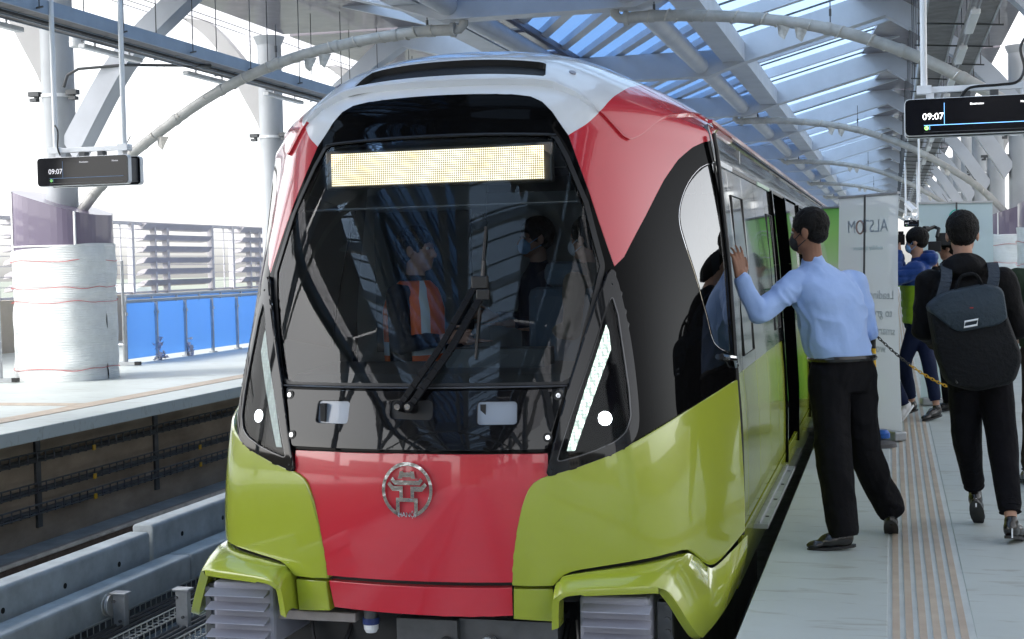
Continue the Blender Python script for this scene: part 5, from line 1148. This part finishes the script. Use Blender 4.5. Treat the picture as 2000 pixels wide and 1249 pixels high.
def human(name_label, J, cfg, S_=1.0):
    t = thing('person', name_label, 'person', (J['pel'].x, J['pel'].y, cfg.get('z0', 0)), cfg.get('group'))
    vx = cfg.get('voxel', .009); skin = cfg.get('skin', SKIN)
    side = J['side'].normalized(); pel, ch, nk, hd = J['pel'], J['chest'], J['neck'], J['head']
    fw = UP.cross(side).normalized()   # body front = up x side(right->?) sign handled by cfg
    P, M3, hs_, hup, hf = head_prims(hd, J['hf'], J.get('hup', UP), S_)
    body = list(P)
    body.append(('c', nk - UP * .03, hd - UP * .06 * S_ - hf * .012, .056 * S_, .050 * S_))
    body.append(('l', [(pel, .12, .08, side, fw, 2.3), (pel.lerp(ch, .5), .11, .075, side, fw, 2.3), (ch, .13, .085, side, fw, 2.3), (nk - UP * .04, .07, .055, side, fw, 2.2)]))
    for a in 'lr':
        body += [('c', J[a + 'sh'], J[a + 'el'], .038, .034), ('c', J[a + 'el'], J[a + 'wr'], .034, .024), ('c', J[a + 'hip'], J[a + 'kn'], .06, .045), ('c', J[a + 'kn'], J[a + 'an'], .045, .032), ('c', pel, J[a + 'hip'], .07, .07), ('c', ch, J[a + 'sh'], .05, .045)]
        dn_ = J.get(a + 'dn', V(0, 0, -1)).normalized(); dh_ = (J[a + 'to'] - J[a + 'an']).normalized(); body += [('c', J[a + 'an'], J[a + 'an'] + dn_ * .045, .032, .028), ('c', J[a + 'an'] + dn_ * .045, J[a + 'an'] + dn_ * .05 + dh_ * .09, .026, .018)]
        h = J.get(a + 'hand')
        if h: body += hand_prims(J[a + 'wr'], h[0], h[1], h[2], h[3] if len(h) > 3 else .4, S_ * (h[4] if len(h) > 4 else 1))
        else: body += hand_prims(J[a + 'wr'], (J[a + 'wr'] - J[a + 'el']), fw, side * .3 + fw, .5, S_)
    blob('body', body, cfg.get('bvoxel', vx), skin, t, 2)
    # upper garment
    w_ = cfg.get('w', 1.0); bul = cfg.get('bulk', 0)
    tors = [(pel + UP * cfg.get('hem', .0), (.158 + bul) * w_, (.115 + bul) * w_, side, fw, 2.4), (pel.lerp(ch, .3), (.158 + bul) * w_, (.118 + bul) * w_, side, fw, 2.4), (pel.lerp(ch, .62), (.168 + bul) * w_, (.122 + bul) * w_, side, fw, 2.5), (ch, (.182 + bul) * w_, (.125 + bul) * w_, side, fw, 2.5), (ch.lerp(nk, .45), (.172 + bul) * w_, (.105 + bul) * w_, side, fw, 2.4), (ch.lerp(nk, .80), (.105 + bul * .5) * w_, .078 + bul * .5, side, fw, 2.2), (nk + UP * .002, .068 + bul * .3, .062 + bul * .3, side, fw, 2.0)]
    top = [('l', tors)]
    for a in 'lr':
        sh, el, wr = J[a + 'sh'], J[a + 'el'], J[a + 'wr']; cu = cfg.get('cuff', .05); wr2 = wr + (el - wr).normalized() * cu
        top += [('c', sh, el, .062 + bul, .050 + bul * .8), ('c', el, wr2, .049 + bul * .8, .037 + bul * .5), ('c', ch.lerp(nk, .3), sh, .07 + bul, .062 + bul)]
    if cfg.get('collar', 1): top.append(('c', nk - UP * .03, nk - UP * .005, .068 + bul * .3, .060 + bul * .3))
    if cfg.get('hood'): top += [('e', nk - fw * .0 + cfg['hood'], (.12, .09, .08), Matrix((side, fw, UP)).transposed())]
    blob(cfg.get('topname', 'shirt'), top, vx, cfg['top'], t, 3, fold=cfg.get('fold', (.006, 9, .6)), matfn=cfg.get('topfn'), mats=cfg.get('topmats'))
    # trousers
    tr = [('l', [(pel - UP * .10, .150 * w_, .115 * w_, side, fw, 2.4), (pel - UP * .03, .160 * w_, .122 * w_, side, fw, 2.4), (pel + UP * (cfg.get('hem', 0) + .045), .150 * w_, .108 * w_, side, fw, 2.4)])]
    for a in 'lr':
        hp, kn, an = J[a + 'hip'], J[a + 'kn'], J[a + 'an']; rr = cfg.get('leg', (.088, .066, .055)); an2 = an + (kn - an).normalized() * cfg.get('ankle', .03)
        tr += [('c', hp, kn, rr[0], rr[1]), ('c', kn, an2, rr[1], rr[2])]
    blob('trousers', tr, vx, cfg['bottom'], t, 3, fold=cfg.get('tfold', (.005, 8, .3)))
    trm = bpy.data.objects[-1] if False else None
    to_ = [c for c in COL.objects if c.parent == t and c.name.startswith('trousers')][-1]; mv = to_.data.vertices
    for a in 'lr':
        an, ax = J[a + 'an'], (J[a + 'an'] - J[a + 'kn']).normalized(); lim = -cfg.get('ankle', .03) + .035
        for v in mv:
            q = v.co - an
            if q.length < .2:
                d = q.dot(ax)
                if d > lim: r_ = q - ax * d; v.co = an + ax * (lim + (d - lim) * .12) + r_ * min(1.6, (rr[2] * .97) / max(r_.length, .03) if r_.length > rr[2] * .45 else 1.0)
    for a in 'lr':
        an, to = J[a + 'an'], J[a + 'to']; d = (to - an); dh = d.normalized(); hl = an - dh * .035 - UP * 0
        dn = J.get(a + 'dn', V(0, 0, -1)).normalized(); sd = dh.cross(dn).normalized(); Ms = Matrix((sd, dh, dn)).transposed(); base = an + dn * (J.get('fh', .055))
        pr = [('e', base + dh * .00 - dn * .012, (.040, .056, .054), Ms), ('e', base + dh * .06 - dn * .006, (.040, .075, .044), Ms), ('e', base + dh * .14 + dn * .008, (.040, .055, .024), Ms), ('c', an, base, .038, .036)]
        sh_ = blob('shoe', pr, .007, cfg.get('shoe', SHOEB), t, 2)
        mb = MB(); q = [base + dn * .024 + dh * (.062 + .128 * math.cos(k / 16 * 2 * math.pi)) + sd * (.040 * math.sin(k / 16 * 2 * math.pi)) for k in range(16)]; q2 = [p + dn * .016 for p in q]
        mb.add(q + q2, [tuple(range(16)), tuple(range(16, 32))[::-1]] + [(i, (i + 1) % 16, 16 + (i + 1) % 16, 16 + i) for i in range(16)]); part('sole', mb, cfg.get('sole', RUBBER), sh_)
    # hair
    if cfg.get('hair', HAIR): 
        hp_ = hair_prims(hd, hf, hup, hs_, M3, S_, cfg.get('hairL', .012), cfg.get('hairlow', 0))
        blob('hair', hp_, .0075, cfg.get('hair', HAIR), t, 2, fold=(.0045, 62, .2))
    if cfg.get('mask'):
        mp_ = [('e', hd - hup * .045 * S_ + hf * .066 * S_, (.060 * S_, .048 * S_, .052 * S_), M3)]; mo = blob('face_mask', mp_, .007, cfg['mask'], t, 2)
        mb = MB()
        for q in (-1, 1): mb.tube([hd - hup * .030 * S_ + hf * .06 + hs_ * q * .060 * S_, hd + hup * .01 * S_ + hs_ * q * .079 * S_, hd + hup * .022 * S_ - hf * .02 + hs_ * q * .082 * S_], .0028, 5); mb.tube([hd - hup * .075 * S_ + hf * .055 + hs_ * q * .055 * S_, hd - hup * .04 * S_ - hf * .01 + hs_ * q * .080 * S_], .0028, 5)
        part('mask_strap', mb, cfg['mask'], mo)
    for q in (-1, 1):
        mb = MB(); e = hd + hup * .010 * S_ + hf * .077 * S_ + hs_ * q * .032 * S_; bm_ = bmesh.new(); add_ell(bm_, e, (.013, .010, .008), M3); mb.v = [tuple(v.co) for v in bm_.verts]; bm_.verts.ensure_lookup_table(); mb.f = [tuple(v.index for v in f.verts) for f in bm_.faces]; bm_.free(); mb.m = [0] * len(mb.f)
        eo = part('eye', mb, mat('eye white', (.55, .5, .48), .2), t, smooth=True)
        mb = MB(); mb.cyl(e + hf * .006, e + hf * .0105, .0055, 10); part('iris', mb, HAIR, eo)
    return t
# --- man in the blue shirt
BSH = cloth('blue shirt', (.34, .48, .80), .75, .30, 8); BTR = cloth('black trousers', (.0045, .0045, .006), .7, .3, 16); BMASK = mat('black mask', (.008, .008, .009), .7)
sd = V(.72, .62, 0)
J = dict(pel=V(-.265, 7.80, .925), chest=V(-.335, 7.765, 1.335), neck=V(-.405, 7.745, 1.515), head=V(-.428, 7.735, 1.685), hf=V(-.93, .34, -.10), hup=V(-.08, 0, 1), side=sd,
    lsh=V(-.485, 7.665, 1.415), lel=V(-.675, 7.49, 1.265), lwr=V(-.765, 7.44, 1.455), rsh=V(-.205, 7.895, 1.405), rel=V(-.120, 7.93, 1.15), rwr=V(-.27, 8.10, 1.07),
    lhip=V(-.335, 7.745, .91), rhip=V(-.195, 7.85, .91), lkn=V(-.312, 7.66, .50), rkn=V(-.165, 7.90, .50), lan=V(-.265, 7.62, .105), ran=V(-.025, 8.06, .15), lto=V(-.46, 7.60, .085), rto=V(-.02, 8.20, .05),
    rdn=V(.02, -.45, -.89), ldn=V(0, 0, -1), lhand=(V(-.10, .06, 1), V(-.75, .65, 0), V(.6, .75, 0), .28, 1.05))
man = human('man in light blue shirt and black trousers leaning towards the train door', J, dict(top=BSH, bottom=BTR, skin=SKIN, mask=BMASK, voxel=.008, bvoxel=.0058, fold=(.012, 10, .8), tfold=(.009, 7, .2), leg=(.108, .092, .076), w=1.08, hem=.085, ankle=.01, bulk=.006, hairL=.008, cuff=.02))
mb = MB(); mb.tube([V(-.265, 7.80, 1.008) + sd.normalized() * sel(a, .178, .134, 2.4)[0] + UP.cross(sd).normalized() * sel(a, .178, .134, 2.4)[1] for a in np.linspace(0, 2 * math.pi, 40, endpoint=False)], .017, 6, closed=True); part('belt', mb, SHOEB, man)
# --- backpack wearer
DJK = cloth('black jacket', (.007, .007, .008), .65, .4, 18); JEAN = cloth('black jeans', (.005, .005, .007), .85, .35, 20)
sd2 = V(1, .08, 0)
J = dict(pel=V(.455, 8.22, .90), chest=V(.395, 8.20, 1.30), neck=V(.382, 8.21, 1.475), head=V(.378, 8.225, 1.655), hf=V(.05, 1, -.12), side=sd2,
    lsh=V(.205, 8.20, 1.395), lel=V(.165, 8.24, 1.13), lwr=V(.26, 8.42, 1.03), rsh=V(.585, 8.22, 1.395), rel=V(.665, 8.25, 1.14), rwr=V(.56, 8.44, 1.06),
    lhip=V(.385, 8.22, .88), rhip=V(.535, 8.22, .88), lkn=V(.395, 8.27, .49), rkn=V(.575, 8.12, .48), lan=V(.445, 8.45, .185), ran=V(.600, 7.93, .12), lto=V(.47, 8.58, .06), rto=V(.67, 8.07, .09), ldn=V(0, -.62, -.78), rdn=V(0, -.1, -1))
bpm = human('man in black jacket and black jeans walking away with a backpack', J, dict(top=DJK, bottom=JEAN, skin=SKINL, voxel=.009, bvoxel=.0075, fold=(.007, 8, .4), leg=(.098, .078, .060), bulk=.016, topname='jacket', hood=V(0, -.06, .0), ankle=.085, hem=-.03, hairL=.012, hairlow=.0, w=1.0))
for a, b in ((J['lan'], J['lkn']), (J['ran'], J['rkn'])):
    d = (b - a).normalized(); c = a + d * .095; mb = MB(); mb.tube([c - d * .02, c - d * .015, c + d * .015, c + d * .02], [.050, .060, .060, .054], 18); part('rolled_cuff', mb, JEAN, bpm, smooth=True)
for an, dn in ((J['lan'], V(0, -.62, -.78)), (J['ran'], V(0, -.1, -1))):
    mb = MB(); q = an + dn.normalized() * .055; mb.box(q + V(0, -.052, .0) - dn.normalized() * .0, (.008, .006, .05)); part('reflective_tab', mb, LWHITE, bpm)
# backpack
PKM = cloth('backpack fabric', (.012, .013, .015), .7, .3, 60); PKT = cloth('backpack flap', (.040, .055, .070), .6, .25, 60); STR = cloth('strap fabric', (.050, .062, .078), .7, .2, 60)
def atY(px, py, Y):
    c = V(px - 1000, -(py - 624.5), -2760.); M = cam.matrix_world.to_3x3(); d = M @ c; return V(0, 0, 1.55) + d * (Y / d.y)
pk = thing('backpack', 'large dark grey flap backpack worn by the man walking away', 'backpack', (.4, 8.0, .9))
bk = [(-.185, 1.27), (-.10, 1.345), (.085, 1.385), (.155, 1.365), (.185, 1.22), (.255, .99), (.215, .845), (.03, .80), (-.10, .845), (-.145, 1.0)]
bk = [(.385 + a * 1.14, b) for a, b in bk]
def pillow(poly, y0, y1, inset_, nm, m, par_, n=5):
    c = (sum(p[0] for p in poly) / len(poly), sum(p[1] for p in poly) / len(poly)); P = fillet(poly, .05, su=1, seg=4); N_ = len(P); mb = MB(); rows = []
    for k in range(n + 1):
        f = k / n; y = y0 + (y1 - y0) * math.sin(f * math.pi / 2); s_ = 1 - inset_ * (1 - math.cos(f * math.pi / 2)); rows.append([(c[0] + (p[0] - c[0]) * s_, y + .008 * noise.noise((p[0] * 9, p[1] * 9, f)), c[1] + (p[1] - c[1]) * s_) for p in P])
    mb.v = [q for r in rows for q in r]; mb.f = [(k * N_ + i, k * N_ + (i + 1) % N_, (k + 1) * N_ + (i + 1) % N_, (k + 1) * N_ + i) for k in range(n) for i in range(N_)] + [tuple(range(N_))[::-1], tuple(n * N_ + i for i in range(N_))]; mb.m = [0] * len(mb.f)
    return part(nm, mb, m, par_, smooth=True, angle=70)
pillow(bk, 8.09, 7.885, .14, 'main_bag', PKM, pk)
fl = [(.385 + a * 1.14, b) for a, b in [(-.20, 1.265), (-.11, 1.35), (.085, 1.39), (.165, 1.37), (.185, 1.20), (.14, 1.165), (-.055, 1.125)]]
pillow(fl, 8.06, 7.862, .10, 'flap', PKT, pk)
mb = MB(); o = V(.40, 7.845, 1.175); q = [o + V(a, 0, b) for a, b in ((-.035, -.012), (.03, .0), (.036, .03), (-.03, .018))]; mb.tube(q, .006, 6, closed=True); part('clip', mb, LWHITE, pk)
mb = MB(); mb.box((.405, 7.862, 1.265), (.018, .003, .006)); part('red_logo', mb, mat('red thread', (.4, .02, .02), .6), pk)
for x0, x1 in ((.285, .345), (.53, .475)):
    mb = MB(); P = catm([(x0 - .03, 7.99, 1.31), (x0, 8.03, 1.42), (x0, 8.14, 1.492), (x0, 8.26, 1.478), (x0, 8.35, 1.40)], 5)
    for a, b in zip(P[:-1], P[1:]): mb.bar(a, b, .058, .014, up=(0, -.5, .8))
    part('shoulder_strap', mb, STR, pk)
mb = MB(); mb.tube(catm([(.33, 7.99, 1.36), (.36, 7.97, 1.43), (.43, 7.97, 1.44), (.47, 7.99, 1.375)], 5), .010, 7); part('grab_handle', mb, PKM, pk, smooth=True)
mb = MB(); mb.tube([(.24, 7.93, 1.14), (.28, 7.90, .98), (.33, 7.89, .86)], .006, 6); mb.tube([(.56, 7.93, 1.2), (.60, 7.905, 1.0), (.575, 7.90, .88)], .006, 6); part('side_zip', mb, RUBBER, pk)
# --- photographer
PUF = cloth('royal blue down jacket', (.012, .045, .19), .45, .3, 12); PUG = cloth('lime down jacket', (.30, .50, .03), .45, .3, 12); NAVY = cloth('navy trousers', (.010, .016, .045), .7, .3, 14)
sd3 = V(.35, -.94, 0) * -1
J = dict(pel=V(.235, 13.95, .96), chest=V(.225, 13.93, 1.34), neck=V(.235, 13.93, 1.50), head=V(.225, 13.92, 1.675), hf=V(-.95, .28, -.16), side=V(-.3, .95, 0),
    lsh=V(.21, 13.75, 1.42), lel=V(.03, 13.70, 1.32), lwr=V(.06, 13.86, 1.60), rsh=V(.26, 14.10, 1.42), rel=V(.08, 14.15, 1.34), rwr=V(.06, 14.0, 1.60),
    lhip=V(.23, 13.87, .92), rhip=V(.25, 14.03, .92), lkn=V(.10, 13.98, .52), rkn=V(.33, 13.85, .52), lan=V(.17, 14.15, .13), ran=V(.39, 13.80, .12), lto=V(.06, 14.1, .1), rto=V(.29, 13.7, .1))
ph = human('photographer in blue and lime padded jacket holding a camera to his face', J, dict(top=PUF, bottom=NAVY, skin=SKINL, mask=mat('blue surgical mask', (.25, .45, .75), .7), voxel=.012, bvoxel=.011, bulk=.022, topname='padded_jacket', topmats=[PUF, PUG], topfn=lambda c: 1 if c.z < 1.27 else 0, fold=(.006, 9, .1, .075), hood=V(.10, 0, .02), ankle=.10, leg=(.085, .066, .055), hairL=.016, hem=-.06))
for v in range(3): pass
mb = MB(); mb.box((.075, 13.93, 1.70), (.09, .14, .10)); mb.cyl((.03, 13.93, 1.70), (-.05, 13.95, 1.69), .036, 16); mb.box((.085, 13.93, 1.765), (.05, .05, .03)); t = thing('photo_camera', 'black camera held up by the photographer', 'camera', (.07, 13.93, 1.65)); part('camera_body', mb, SIGNB, t, bevel=.006)
t = thing('video_camera', 'black shoulder video camera between the photographer and the backpack wearer', 'camera', (.47, 14.3, 1.6))
mb = MB(); mb.box((.50, 14.4, 1.70), (.16, .30, .12)); mb.box((.40, 14.3, 1.63), (.12, .12, .10)); part('camera_body', mb, BLACKM, t, bevel=.01)
mb = MB(); mb.tube([(.42, 14.2, 1.72), (.44, 14.25, 1.80), (.40, 14.3, 1.82), (.34, 14.2, 1.80)], .018, 8); mb.cyl((.34, 14.2, 1.80), (.30, 14.16, 1.80), .028, 12); part('viewfinder', mb, BLACKM, t)
# person behind him holding that video camera
J = dict(pel=V(.52, 14.55, .93), chest=V(.52, 14.52, 1.30), neck=V(.52, 14.5, 1.45), head=V(.54, 14.52, 1.61), hf=V(-.9, .3, 0), side=V(-.3, .95, 0),
    lsh=V(.5, 14.34, 1.38), lel=V(.42, 14.25, 1.2), lwr=V(.40, 14.3, 1.45), rsh=V(.54, 14.7, 1.38), rel=V(.45, 14.7, 1.2), rwr=V(.42, 14.55, 1.45),
    lhip=V(.5, 14.47, .9), rhip=V(.54, 14.63, .9), lkn=V(.5, 14.45, .5), rkn=V(.56, 14.65, .5), lan=V(.52, 14.5, .11), ran=V(.58, 14.7, .11), lto=V(.40, 14.5, .09), rto=V(.46, 14.7, .09))
human('video camera operator in dark clothes mostly hidden behind the backpack wearer', J, dict(top=DJK, bottom=JEAN, skin=SKINL, voxel=.014, bvoxel=.013, bulk=.01, topname='jacket'))
# --- person at the right edge
OLV = cloth('dark olive jacket', (.022, .035, .022), .8, .3, 16)
J = dict(pel=V(.98, 9.9, .93), chest=V(.97, 9.88, 1.30), neck=V(.95, 9.87, 1.46), head=V(.935, 9.86, 1.625), hf=V(-.3, .95, -.1), side=V(.95, .3, 0),
    lsh=V(.79, 9.82, 1.38), lel=V(.76, 9.85, 1.12), lwr=V(.80, 10.02, 1.0), rsh=V(1.14, 9.93, 1.38), rel=V(1.2, 9.95, 1.12), rwr=V(1.1, 10.1, 1.0),
    lhip=V(.9, 9.88, .9), rhip=V(1.06, 9.93, .9), lkn=V(.89, 9.9, .5), rkn=V(1.06, 9.9, .5), lan=V(.87, 9.95, .11), ran=V(1.08, 9.85, .11), lto=V(.84, 10.1, .09), rto=V(1.06, 10.0, .09))
human('person in dark green jacket cut off by the right edge of the photo', J, dict(top=OLV, bottom=cloth('brown trousers', (.03, .022, .018), .8, .3, 14), skin=SKINL, mask=mat('pale mask', (.5, .55, .65), .7), voxel=.011, bvoxel=.011, bulk=.012, topname='jacket', hairL=.018))
# --- person behind the white banner
J = dict(pel=V(-.20, 13.6, .85), chest=V(-.30, 13.6, 1.20), neck=V(-.345, 13.6, 1.36), head=V(-.365, 13.6, 1.53), hf=V(-.95, .2, -.1), side=V(-.2, .97, 0),
    lsh=V(-.30, 13.43, 1.28), lel=V(-.42, 13.4, 1.08), lwr=V(-.55, 13.45, 1.20), rsh=V(-.33, 13.77, 1.28), rel=V(-.40, 13.8, 1.05), rwr=V(-.55, 13.75, 1.15),
    lhip=V(-.2, 13.5, .82), rhip=V(-.18, 13.68, .82), lkn=V(-.26, 13.45, .46), rkn=V(-.05, 13.7, .48), lan=V(-.22, 13.42, .1), ran=V(.095, 13.78, .16), lto=V(-.36, 13.42, .09), rto=V(.02, 13.76, .06), rdn=V(.55, 0, -.83))
human('person bending behind the white roll-up banner, one white sneaker showing', J, dict(top=DJK, bottom=NAVY, skin=SKINL, voxel=.013, bvoxel=.012, topname='jacket', shoe=mat('white sneaker', (.75, .76, .78), .5), sole=LWHITE, hair=mat('dark green cap', (.012, .03, .022), .7)))
# --- people in the driver cab
def seated(x, y, z, f, s_, label, top, skin, **k):
    f = V(*f).normalized(); sd_ = f.cross(UP).normalized()  # right hand side
    P = V(x, y, 0); 
    J = dict(pel=P + UP * (z - .70), chest=P + UP * (z - .32), neck=P + UP * (z - .16) + f * .01, head=P + UP * z + f * .03, hf=f, side=sd_,
        lsh=P - sd_ * .19 + UP * (z - .24), rsh=P + sd_ * .19 + UP * (z - .24), lel=P - sd_ * .24 + UP * (z - .50), rel=P + sd_ * .24 + UP * (z - .50) + f * .03,
        lwr=P - sd_ * .16 + f * .24 + UP * (z - .50), rwr=P + sd_ * .16 + f * .26 + UP * (z - .47), lhip=P - sd_ * .09 + UP * (z - .74), rhip=P + sd_ * .09 + UP * (z - .74),
        lkn=P - sd_ * .10 + UP * .48, rkn=P + sd_ * .10 + UP * .48, lan=P - sd_ * .10 + UP * .10, ran=P + sd_ * .10 + UP * .10, lto=P - sd_ * .1 + f * .14 + UP * .09, rto=P + sd_ * .1 + f * .14 + UP * .09)
    return human(label, J, dict(top=top, bottom=JEAN, skin=skin, voxel=.011, bvoxel=.0085, **k)), J
drv, DJ = seated(-2.52, 7.30, 1.635, (.93, -.12, 0), 1, 'bald driver in an orange reflective vest standing in the cab, facing right', cloth('dark uniform', (.012, .014, .022), .8, .3, 14), mat('skin driver', (.42, .24, .18), .5), hairL=.009)
HV = mat('hi-vis orange', (.95, .17, .04), .7, bump=.2, bs=20); RT = mat('reflective tape', (.70, .74, .76), .35)
fwv = UP.cross(DJ['side']).normalized(); side_ = DJ['side'].normalized()
def vest(mats_):
    pel, ch, nk = DJ['pel'], DJ['chest'], DJ['neck']
    rings = [(pel + UP * .10, .185, .145), (pel.lerp(ch, .3), .185, .148), (pel.lerp(ch, .62), .192, .150), (ch, .200, .150), (ch.lerp(nk, .42), .190, .128), (ch.lerp(nk, .72), .150, .112), (ch.lerp(nk, .98), .085, .078)]
    mb = MB(); N_ = 48; sub = []
    for (a, b) in zip(rings[:-1], rings[1:]):
        for k in range(5): f = k / 5; sub.append((a[0].lerp(b[0], f), a[1] + (b[1] - a[1]) * f, a[2] + (b[2] - a[2]) * f))
    sub.append(rings[-1]); vs = []
    for c, rx, ry in sub:
        for j in range(N_): p = sel(2 * math.pi * j / N_, rx, ry, 2.5); vs.append(c + side_ * p[0] + fwv * p[1])
    mb.v = [tuple(v) for v in vs]
    for i in range(len(sub) - 1):
        for j in range(N_):
            a = 2 * math.pi * (j + .5) / N_; c = math.cos(a); s_ = math.sin(a); z = sub[i][0].z
            if abs(c) > .93 and DJ['pel'].z + .10 < z < DJ['chest'].z + .06: continue      # arm holes
            tape = (abs(abs(c) - .55) < .12 and z > DJ['chest'].z - .22) or (DJ['pel'].z + .12 < z < DJ['pel'].z + .19)
            mb.f.append((i * N_ + j, i * N_ + (j + 1) % N_, (i + 1) * N_ + (j + 1) % N_, (i + 1) * N_ + j)); mb.m.append(1 if tape else 0)
    o = part('vest', mb, mats_, drv, smooth=True, fix=False); sm = o.modifiers.new('s', 'SOLIDIFY'); sm.thickness = .006
vest([HV, RT])
seated(-2.05, 8.3, 1.70, (-.8, -.5, 0), 1, 'man in dark clothes and blue mask standing in the cab beside the driver seat', cloth('navy shirt', (.02, .03, .06), .8, .3, 14), mat('skin driver', (.42, .24, .18), .5), mask=mat('blue surgical mask', (.25, .45, .75), .7))
seated(-1.62, 7.75, 1.68, (-.9, .3, 0), 1, 'person in a tan uniform standing at the right side of the cab', cloth('tan uniform', (.16, .13, .10), .8, .3, 14), mat('skin driver', (.42, .24, .18), .5), mask=mat('pale mask', (.5, .55, .65), .7))
